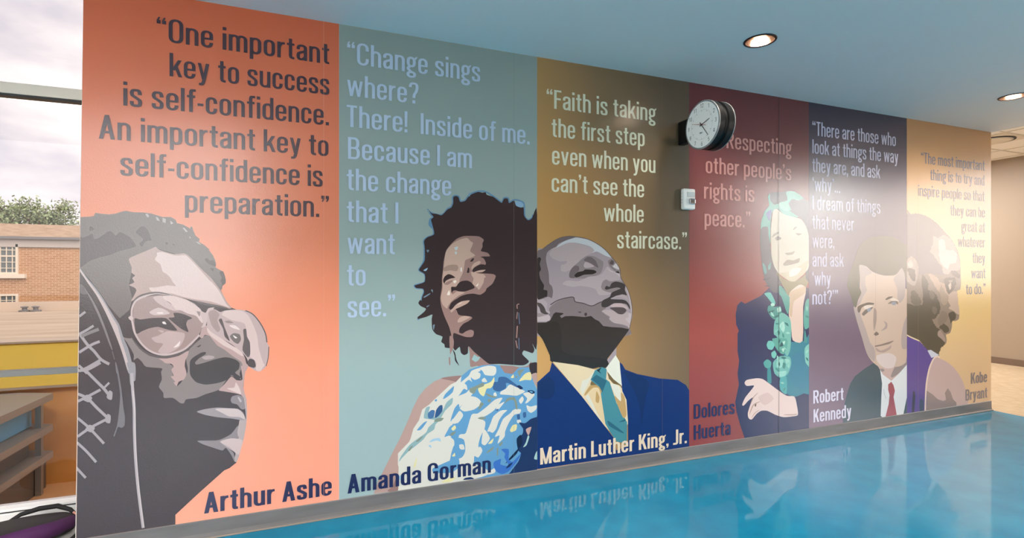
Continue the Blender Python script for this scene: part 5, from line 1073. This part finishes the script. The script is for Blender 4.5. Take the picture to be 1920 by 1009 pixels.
for name, x0, sgn in (('dial', .0035, -1), ('dial', .1485, 1)):
    bm = bmesh.new(); lathe(bm, [(CR * .945, 0), (CR * .945, sgn * .0015)], 'X', 72)
    d = mesh_obj(name, bm, M_FACE, ck, loc=(x0, 0, 0))
    bm = bmesh.new(); lathe(bm, [(CR * .945, sgn * .000), (CR * 1.01, sgn * .001), (CR * 1.015, sgn * -.006), (CR * 1.0, sgn * -.006)], 'X', 72, cap=False)
    mesh_obj('rim', bm, M_LENS, ck, loc=(x0, 0, 0), smooth=True)
    if sgn > 0: continue
    # numerals, ticks, hands on the side that faces the hall
    def put(poly, bmx, x=-.002): bmx.faces.new([bmx.verts.new((x, -r_, z_)) for r_, z_ in poly])
    SEG = {}
    G1 = Glyphs(.055, .045)
    def digit(ch):
        a, b = G1.a, G1.b; W = .5
        sp = G1.spline
        if ch == '0': return G1.stadium(0, W, 0, 1)
        if ch == '1': return G1.rect(W * .5, 0, W * .5 + 2 * a, 1) + [((W * .15, .72), (W * .5, .86), (W * .5, 1), (W * .15, .82))]
        if ch == '2': return G1.pen(sp([(a, .72), (a + .03, .88), (W / 2, 1 - b), (W - a, .84), (W - a - .02, .62), (W * .5, .36), (a, b)])) + G1.rect(0, 0, W, 2 * b)
        if ch == '3': return G1.pen(sp([(a, .78), (W * .3, .94), (W * .62, .94), (W - a, .78), (W * .7, .58), (W * .4, .53), (W * .7, .49), (W - a, .28), (W * .6, .06), (W * .3, .06), (a, .22)]))
        if ch == '4': return G1.rect(W * .66, 0, W * .66 + 2 * a, 1) + G1.rect(0, .22, W + .05, .22 + 2 * b) + G1.diag(a, .27, W * .72, 1)
        if ch == '5': return G1.rect(.06, 1 - 2 * b, W - .03, 1) + G1.rect(.05, .5, .05 + 2 * a, 1) + G1.pen(sp([(a, .5), (W * .5, .62), (W - a, .45), (W - a, .22), (W * .5, .05), (a, .2)]))
        if ch == '6': return G1.stadium(0, W, 0, .62) + G1.pen(sp([(a, .3), (a + .01, .6), (W * .35, .92), (W * .7, .95), (W - a, .82)]))
        if ch == '7': return G1.rect(0, 1 - 2 * b, W, 1) + G1.diag(W * .28, 0, W - a, 1)
        if ch == '8': return G1.stadium(.02, W - .02, .46, 1) + G1.stadium(0, W, 0, .54)
        if ch == '9': return [tuple((W - x, 1 - y) for x, y in q) for q in digit('6')]
    for h in range(1, 13):
        num = bmesh.new()
        ang = math.radians(90 - 30 * h)
        s = .030; tx = str(h); wdt = len(tx) * .5 + (len(tx) - 1) * .12
        for i, chh in enumerate(tx):
            for j, q in enumerate(digit(chh)):
                put([(CR * .80 * math.cos(ang) + s * (x - wdt / 2 + i * .62), CR * .80 * math.sin(ang) + s * (y - .5)) for x, y in q], num, -.0018 - j * .00001)
        mesh_obj('numeral', num, M_INK, d)
    tk = bmesh.new()
    for k in range(60):
        an = math.radians(6 * k); r0, r1, hw = (CR * .56, CR * .63, .0012) if k % 5 == 0 else (CR * .60, CR * .63, .0007)
        c, s_ = math.cos(an), math.sin(an)
        put([(r0 * c - hw * s_, r0 * s_ + hw * c), (r1 * c - hw * s_, r1 * s_ + hw * c), (r1 * c + hw * s_, r1 * s_ - hw * c), (r0 * c + hw * s_, r0 * s_ - hw * c)], tk, -.0019)
    mesh_obj('minute_track', tk, M_INK, d)
    tk = bmesh.new()      # small line of print under the centre
    for j, q in enumerate([g for jj, g in REG.line('Quartz')]):
        put([(-.022 + .011 * x, -.062 + .011 * y) for x, y in q], tk, -.0019 - j * .000004)
    mesh_obj('dial_print', tk, M_INK, d)
    def hand(ang, l0, l1, w0, w1, x, mat, nm):
        b_ = bmesh.new(); an = math.radians(90 - ang); c, s_ = math.cos(an), math.sin(an)
        P2 = [(l0, -w0), (l1, -w1), (l1, w1), (l0, w0)]
        f = [b_.verts.new((x, -(l * c - w_ * s_), l * s_ + w_ * c)) for l, w_ in P2]; g = [b_.verts.new((x - .0012, -(l * c - w_ * s_), l * s_ + w_ * c)) for l, w_ in P2]
        b_.faces.new(f); b_.faces.new(g)
        for k in range(4): b_.faces.new((f[k], f[(k + 1) % 4], g[(k + 1) % 4], g[k]))
        return mesh_obj(nm, b_, mat, d)
    hand(72, -.02, .085, .0035, .0022, -.004, M_INK, 'hour_hand')
    hand(143, -.025, .115, .003, .0018, -.006, M_INK, 'minute_hand')
    hand(286, -.05, .10, .0016, .0009, -.008, M_RED, 'second_hand')
    b_ = bmesh.new(); lathe(b_, [(.0065, -.003), (.0065, -.010)], 'X', 20); mesh_obj('hub', b_, M_INK, d)
# bracket arm and wall plate
bm = bmesh.new()
z1_, z0_ = wall(1270, 230)[1] - CZ, wall(1270, 273)[1] - CZ
xb_ = wall(1270, 250)[0] - CX
box(bm, xb_, xb_ + .06, CR * .6, -CYY - .0065, z0_, z1_, bev=.008)
mesh_obj('bracket', bm, M_BLACK, ck)

# ------------------------------------------------------------------ fire alarm strobe
M_STR = principled('alarm_plastic', lin('#f2f2ec'), .35); M_LEN2 = principled('strobe_lens', lin('#c5ccd2'), .08, .85); M_RLET = principled('alarm_lettering', lin('#7d3f3f'), .5)
M_GRILL = principled('alarm_grille', lin('#c9cecc'), .5)
sx, sz = wall(1274.5, 374)
t = empty('fire_alarm', (sx + .062, -.004, sz))
tag(t, 'small white fire alarm strobe on the wall under the clock', 'fire alarm')
hh_ = cap_m(1289, 354.5, 393.5) / 2
bm = bmesh.new(); box(bm, -.060, .056, -.046, 0, -hh_, hh_, bev=.014, seg=3); mesh_obj('housing', bm, M_STR, t, smooth=False)
bm = bmesh.new(); box(bm, -.030, .046, -.050, -.044, hh_ * .18, hh_ * .66, bev=.002); mesh_obj('sounder_panel', bm, M_GRILL, t)
bm = bmesh.new(); box(bm, -.018, .040, -.068, -.044, -hh_ * .52, hh_ * .04, bev=.010, seg=3); mesh_obj('strobe_lens', bm, M_LEN2, t)
bm = bmesh.new()
for k, chh in enumerate('FIRE'):
    GF = Glyphs(.075, .06)
    qs = {'E': GF.rect(0, 0, .15, 1) + GF.rect(.1, 0, .5, .12) + GF.rect(.1, .44, .45, .56) + GF.rect(.1, .88, .5, 1)}.get(chh) or GF.get(chh)[1]
    for j, q in enumerate(qs): bm.faces.new([bm.verts.new((-.0605 - j * .00001, -.020 - .011 * (x - .25), .036 - k * .024 + .013 * y)) for x, y in q])
mesh_obj('lettering', bm, M_RLET, t)

# ------------------------------------------------------------------ backpack lying on the floor by the window
M_BAG = principled('black_fabric', lin('#2e2828'), .8); noise_bump(M_BAG, 400, .4, .001)
M_PURP = principled('purple_fabric', lin('#4b1c52'), .7); noise_bump(M_PURP, 400, .3, .001)
M_STRAP = principled('black_webbing', lin('#171416'), .7); M_CLIP = principled('pink_zip_pull', lin('#c98a78'), .4)
pR, pL = at_y(140, 972, .40), at_y(-30, 1012, .16)
d = (pR - pL); d.z = 0; ln_ = d.length; ang = math.atan2(d.y, d.x)
bg_ = empty('backpack', (pL.x, pL.y, 0), ang)
tag(bg_, 'black backpack with a purple side band lying on the floor below the window', 'bag')
def loft(rings, mi=0):
    bm = bmesh.new(); rr = [[bm.verts.new(p) for p in r] for r in rings]
    n = len(rr[0])
    for i in range(len(rr) - 1):
        for k in range(n): bm.faces.new((rr[i][k], rr[i][(k + 1) % n], rr[i + 1][(k + 1) % n], rr[i + 1][k]))
    bm.faces.new(rr[0]); bm.faces.new(rr[-1])
    return bm
L_ = ln_
def sect(x, h, yf, yb, zlo=.004, n=16, e=.6):
    cy, ry, cz, rz = (yf + yb) / 2, (yb - yf) / 2, (zlo + h) / 2, (h - zlo) / 2
    return [(x, cy + ry * math.copysign(abs(math.cos(t)) ** e, math.cos(t)), cz + rz * math.copysign(abs(math.sin(t)) ** e, math.sin(t))) for t in [2 * math.pi * k / n for k in range(n)]]
st = [(-.32, .10, -.10, .10), (-.28, .15, -.14, .13), (-.05, .165, -.15, .14), (L_ * .35, .150, -.14, .13), (L_ * .7, .125, -.11, .11), (L_ * .92, .108, -.06, .07), (L_, .09, -.03, .03)]
bm = loft([sect(*a) for a in st]); o = mesh_obj('body', bm, M_BAG, bg_, smooth=True)
m_ = o.modifiers.new('sub', 'SUBSURF'); m_.levels = m_.render_levels = 2
def sideband(x, h, yf, yb):
    return [(x, yf - .012, h * .36), (x, yf - .012, h * .72), (x, yf + .012, h * .94), (x, yf + .03, h * .90), (x, yf + .03, h * .36)]
bm = loft([sideband(*a) for a in st[1:]]); mesh_obj('side_band', bm, M_PURP, bg_, smooth=True)
bm = bmesh.new(); tube(bm, [(L_ * .30, .10, .12), (L_ * .45, .10, .145), (L_ * .65, .09, .150), (L_ * .85, .07, .140), (L_ * .97, .03, .11), (L_ * 1.0, -.01, .09)], [.010, .012, .014, .014, .012, .008], 10)
o = mesh_obj('shoulder_strap', bm, M_STRAP, bg_, smooth=True)
bm = bmesh.new(); tube(bm, [(L_ * .5, -.2, .008), (L_ * .72, -.20, .012), (L_ * .9, -.14, .02), (L_ * 1.0, -.06, .04)], .009, 8); mesh_obj('loose_strap', bm, M_STRAP, bg_, smooth=True)
bm = bmesh.new(); tube(bm, [(L_ * .955, -.03, .112), (L_ * .985, -.035, .098), (L_, -.04, .09)], .006, 8); mesh_obj('zip_pull', bm, M_CLIP, bg_, smooth=True)

# ------------------------------------------------------------------ outside the window
def brick_mat():
    m = principled('red_brick', lin('#a8704f'), .85, 0, .2); t = m.node_tree; b = t.nodes['Principled BSDF']
    c = t.nodes.new('ShaderNodeTexCoord'); mp_ = t.nodes.new('ShaderNodeMapping'); br = t.nodes.new('ShaderNodeTexBrick')
    mp_.inputs['Rotation'].default_value = (math.radians(90), 0, 0)
    br.inputs['Color1'].default_value = lin('#a77b55'); br.inputs['Color2'].default_value = lin('#96683f'); br.inputs['Mortar'].default_value = lin('#b79d80')
    br.inputs['Scale'].default_value = 1.0; br.inputs['Mortar Size'].default_value = .012; br.inputs['Brick Width'].default_value = .25; br.inputs['Row Height'].default_value = .088; br.inputs['Bias'].default_value = -.1
    t.links.new(c.outputs['Object'], mp_.inputs[0]); t.links.new(mp_.outputs[0], br.inputs['Vector']); t.links.new(br.outputs['Color'], b.inputs['Base Color'])
    return m
BY = 28.0
M_COP = principled('tan_coping', lin('#e0bf98'), .8); mottle(M_COP, lin('#a08870'), lin('#b39c82'), 3, 5, mscale=(1, 1, 5))
M_GUT = principled('dark_gutter', lin('#6d6a68'), .5); M_BAND = principled('reflection_grey', lin('#a39a90'), .7)
M_WFR = principled('cream_window_frame', lin('#c9bca6'), .5); M_DARKPANE = principled('dark_window_pane', lin('#5e6462'), .15)
def by(u, v_): return at_y(u, v_, BY)
zt, zg, zg2, zf, zbm = by(0, 419.5).z, by(0, 443).z, by(0, 448).z, by(0, 463).z, by(0, 585).z
BX0, BX1 = by(0, 500).x - 16, by(0, 500).x + 26
bld = empty('brick_building', (BX0, BY, zbm))
tag(bld, 'long tan brick building with white gridded windows across the roof', 'building')
oz = zbm
bm = bmesh.new(); box(bm, 0, BX1 - BX0, 0, 9, -1.5, zf - oz); mesh_obj('wall', bm, brick_mat(), bld)
bm = bmesh.new(); box(bm, -.1, BX1 - BX0 + .1, -.10, 9.1, zf - oz, zg2 - oz); mesh_obj('reflection_band', bm, M_BAND, bld)  # grey strip standing in for a reflection across the brick
bm = bmesh.new(); box(bm, -.2, BX1 - BX0 + .2, -.26, 9.2, zg2 - oz, zg - oz); mesh_obj('gutter', bm, M_GUT, bld)
bm = bmesh.new(); box(bm, -.2, BX1 - BX0 + .2, -.18, 9.2, zg - oz, zt - oz); mesh_obj('coping', bm, M_COP, bld)
pw = by(35, 456) - by(0, 456)
for (ua, ub, va, vb_) in ((-32, 35.5, 457, 514), (-32, 35.5, 552, 575), (-150, -82, 457, 514)):
    a0, a1 = by(ua, va), by(ub, vb_)
    x0, x1, z1w, z0w = a0.x - BX0, a1.x - BX0, a0.z - oz, a1.z - oz
    bm = bmesh.new()
    fwid = .09
    box(bm, x0, x0 + fwid, -.10, .02, z0w, z1w); box(bm, x1 - fwid, x1, -.10, .02, z0w, z1w); box(bm, x0 + .002, x1 - .002, -.098, .02, z1w - fwid, z1w - .002); box(bm, x0 + .002, x1 - .002, -.098, .02, z0w + .002, z0w + fwid)
    box(bm, x0 - .1, x1 + .3, -.20, .02, z0w - .20, z0w)
    rows = 5 if z1w - z0w > 1.0 else 2
    for k in range(1, 6): box(bm, x0 + (x1 - x0) * k / 6 - .016, x0 + (x1 - x0) * k / 6 + .016, -.07, 0, z0w, z1w)
    for k in range(1, rows): box(bm, x0 + .003, x1 - .003, -.074, 0, z0w + (z1w - z0w) * k / rows - (.035 if k == 3 else .016), z0w + (z1w - z0w) * k / rows + (.035 if k == 3 else .016))
    f_ = mesh_obj('window', bm, M_WFR, bld)
    bm = bmesh.new(); box(bm, x0, x1, -.03, .0, z0w, z1w); mesh_obj('pane', bm, M_DARKPANE, f_)
# flat roof in front, low parapet with two vents
M_ROOF = principled('pale_gravel_roof', lin('#d9c3a6'), .9); mottle(M_ROOF, lin('#a38f78'), lin('#b5a48c'), 1.2, 6, mscale=(.3, 1.5, 1))
PY = 20.0
zr = at_y(75, 583, PY).z
shell('ground_roof', [(-40, 14, 5, PY, zr - .2, zr)], M_ROOF)
M_PAR = principled('cream_parapet', lin('#b8a894'), .8)
bm = bmesh.new(); box(bm, -40, 14, PY, PY + .3, zr - .2, at_y(75, 566, PY).z); tag(mesh_obj('roof_parapet', bm, M_PAR), 'low cream parapet at the far edge of the flat roof', 'parapet')
for u in (46, 67):
    c = at_y(u, 584, PY - .3)
    bm = bmesh.new(); lathe(bm, [(.16, zr), (.16, zr + .05), (.07, zr + .06), (.07, zr + .14), (.11, zr + .15), (.11, zr + .18), (0.02, zr + .2)], 'Z', 16)
    for q in bm.verts: q.co.x += c.x; q.co.y += c.y
    tag(mesh_obj('roof_vent', bm, M_GUT), 'small dark vent on the flat roof, ' + ('left one' if u < 50 else 'right one'), 'roof vent', 'vents on the flat roof')
# yellow parapet and ochre wall close to the window
YP = 3.6
M_YEL = principled('yellow_panel', lin('#ffe066'), .45); M_OCH = principled('ochre_render', lin('#cf8f42'), .7); mottle(M_OCH, lin('#d59545'), lin('#e3a75c'), 1.4, 3)
zy1, zy0 = at_y(75, 643, YP).z, at_y(75, 725, YP).z
bm = bmesh.new(); box(bm, -14, 1.5, YP, YP + .25, zy0, zy1, bev=.01); yw = tag(mesh_obj('yellow_parapet', bm, M_YEL), 'bright yellow parapet wall just outside the window', 'parapet')
bm = bmesh.new(); box(bm, -14, 1.5, YP - .012, YP + .262, zy1, zy1 + .02); mesh_obj('coping', bm, M_PAR, yw)
bm = bmesh.new(); box(bm, -14, 1.5, YP - .012, YP, zy0 - .02, zy0 + .005); mesh_obj('edge_strip', bm, M_PAR, yw)
bm = bmesh.new(); box(bm, -14, 1.5, YP + .03, YP + .25, -1.2, zy0 - .02); tag(mesh_obj('ochre_wall', bm, M_OCH), 'ochre rendered wall below the yellow parapet', 'wall')
M_TERR = principled('tan_paving', lin('#dba873'), .6)
shell('ground_terrace', [(-14, 1.5, .75, YP + .03, -1.2, -.80)], M_TERR)
# made-up ledges standing in for reflections in the window glass
M_LEDGE = principled('grey_ledge', lin('#8f8478'), .5); M_DARKB = principled('dark_reflection', lin('#5b4f44'), .5); M_BLUE = principled('blue_panel', lin('#6aa6cc'), .4)
LX = -2.69
lg = empty('reflection_ledges', (LX, 1.0, -.80))
tag(lg, 'made-up grey ledges and blue panel standing in for window reflections', 'rack')
for k, z in enumerate((.23, -.10, -.385)):
    bm = bmesh.new(); zz = z + .80
    v8 = [(0, 0), (0, 2.45), (-.35, 2.6), (-3, 2.6), (-3, 0)]
    a = [bm.verts.new((x, y, zz - .07)) for x, y in v8]; b = [bm.verts.new((x, y, zz)) for x, y in v8]
    bm.faces.new(a); bm.faces.new(b)
    for i in range(5): bm.faces.new((a[i], a[(i + 1) % 5], b[(i + 1) % 5], b[i]))
    mesh_obj('ledge', bm, M_LEDGE, lg)
bm = bmesh.new(); box(bm, -3, -.10, .05, 2.55, .0, .33); mesh_obj('lower_dark_block', bm, M_DARKB, lg)
bm = bmesh.new(); box(bm, -3, -.14, .05, 2.3, .42, .62); mesh_obj('upper_dark_block', bm, M_DARKB, lg)
bm = bmesh.new(); box(bm, -3, -.16, .9, 2.4, .71, .95); mesh_obj('blue_panel', bm, M_BLUE, lg)
for y in (.1, 1.2, 2.3):
    bm = bmesh.new(); box(bm, -.09, -.04, y, y + .05, 0, .96); mesh_obj('post', bm, M_STEEL, lg)
# tree beyond the roof
M_BARK = principled('bark', lin('#5b4c3e'), .9); M_LEAF = principled('leaves', lin('#7d8a62'), .7); mottle(M_LEAF, lin('#66744e'), lin('#97a37a'), 2.5, 2)
tc_ = at_y(12, 420, 41.0)
tr = empty('tree', (tc_.x, 41.0, -4)); tag(tr, 'sparse green tree rising behind the brick building', 'tree')
bm = bmesh.new(); tips = []
def branch(p, d, l, r, lev):
    pts = [p]; q = p.copy(); dd = d.copy()
    for k in range(4):
        dd = (dd + Vector((random.uniform(-.22, .22), random.uniform(-.22, .22), random.uniform(-.02, .16)))).normalized()
        q = q + dd * l / 4; pts.append(q.copy())
    tube(bm, pts, [r * (1 - .14 * k) for k in range(5)], 5)
    if lev == 0 or lev == 1: tips.extend(pts[1:])
    if lev > 0:
        for k in range(4):
            s = pts[random.randint(2, 4)]
            branch(s, (dd + Vector((random.uniform(-1, 1), random.uniform(-1, 1), random.uniform(-.1, .5)))).normalized(), l * .62, r * .5, lev - 1)
topz = at_y(12, 372, 41.0).z + 4
branch(Vector((0, 0, 0)), Vector((0, 0, 1)), topz * .62, .22, 0)
for k in range(13):
    an = k * 2.4
    branch(Vector((0, 0, topz * (.50 + .012 * k))), Vector((math.cos(an), .6 * math.sin(an), .62)).normalized(), topz * .27, .10, 2)
mesh_obj('trunk', bm, M_BARK, tr)
bm = bmesh.new()
for tp in tips:
    for k in range(9):
        c = tp + Vector((random.gauss(0, .20), random.gauss(0, .20), random.gauss(0, .16)))
        if c.z > topz + random.uniform(-.3, .3): continue
        s = random.uniform(.07, .15); a = Vector((random.gauss(0, 1), random.gauss(0, 1), random.gauss(0, 1))).normalized(); b = a.cross(Vector((random.gauss(0, 1), random.gauss(0, 1), random.gauss(0, 1)))).normalized()
        bm.faces.new([bm.verts.new(c + a * s), bm.verts.new(c + b * s * .5), bm.verts.new(c - a * s), bm.verts.new(c - b * s * .5)])
mesh_obj('foliage', bm, M_LEAF, tr)
# street-level ground far below, so the sky does not light the rooms from underneath
shell('ground_street', [(-90, 90, -90, 90, -4.3, -4.2)], principled('street_ground', lin('#9a958c'), .9))
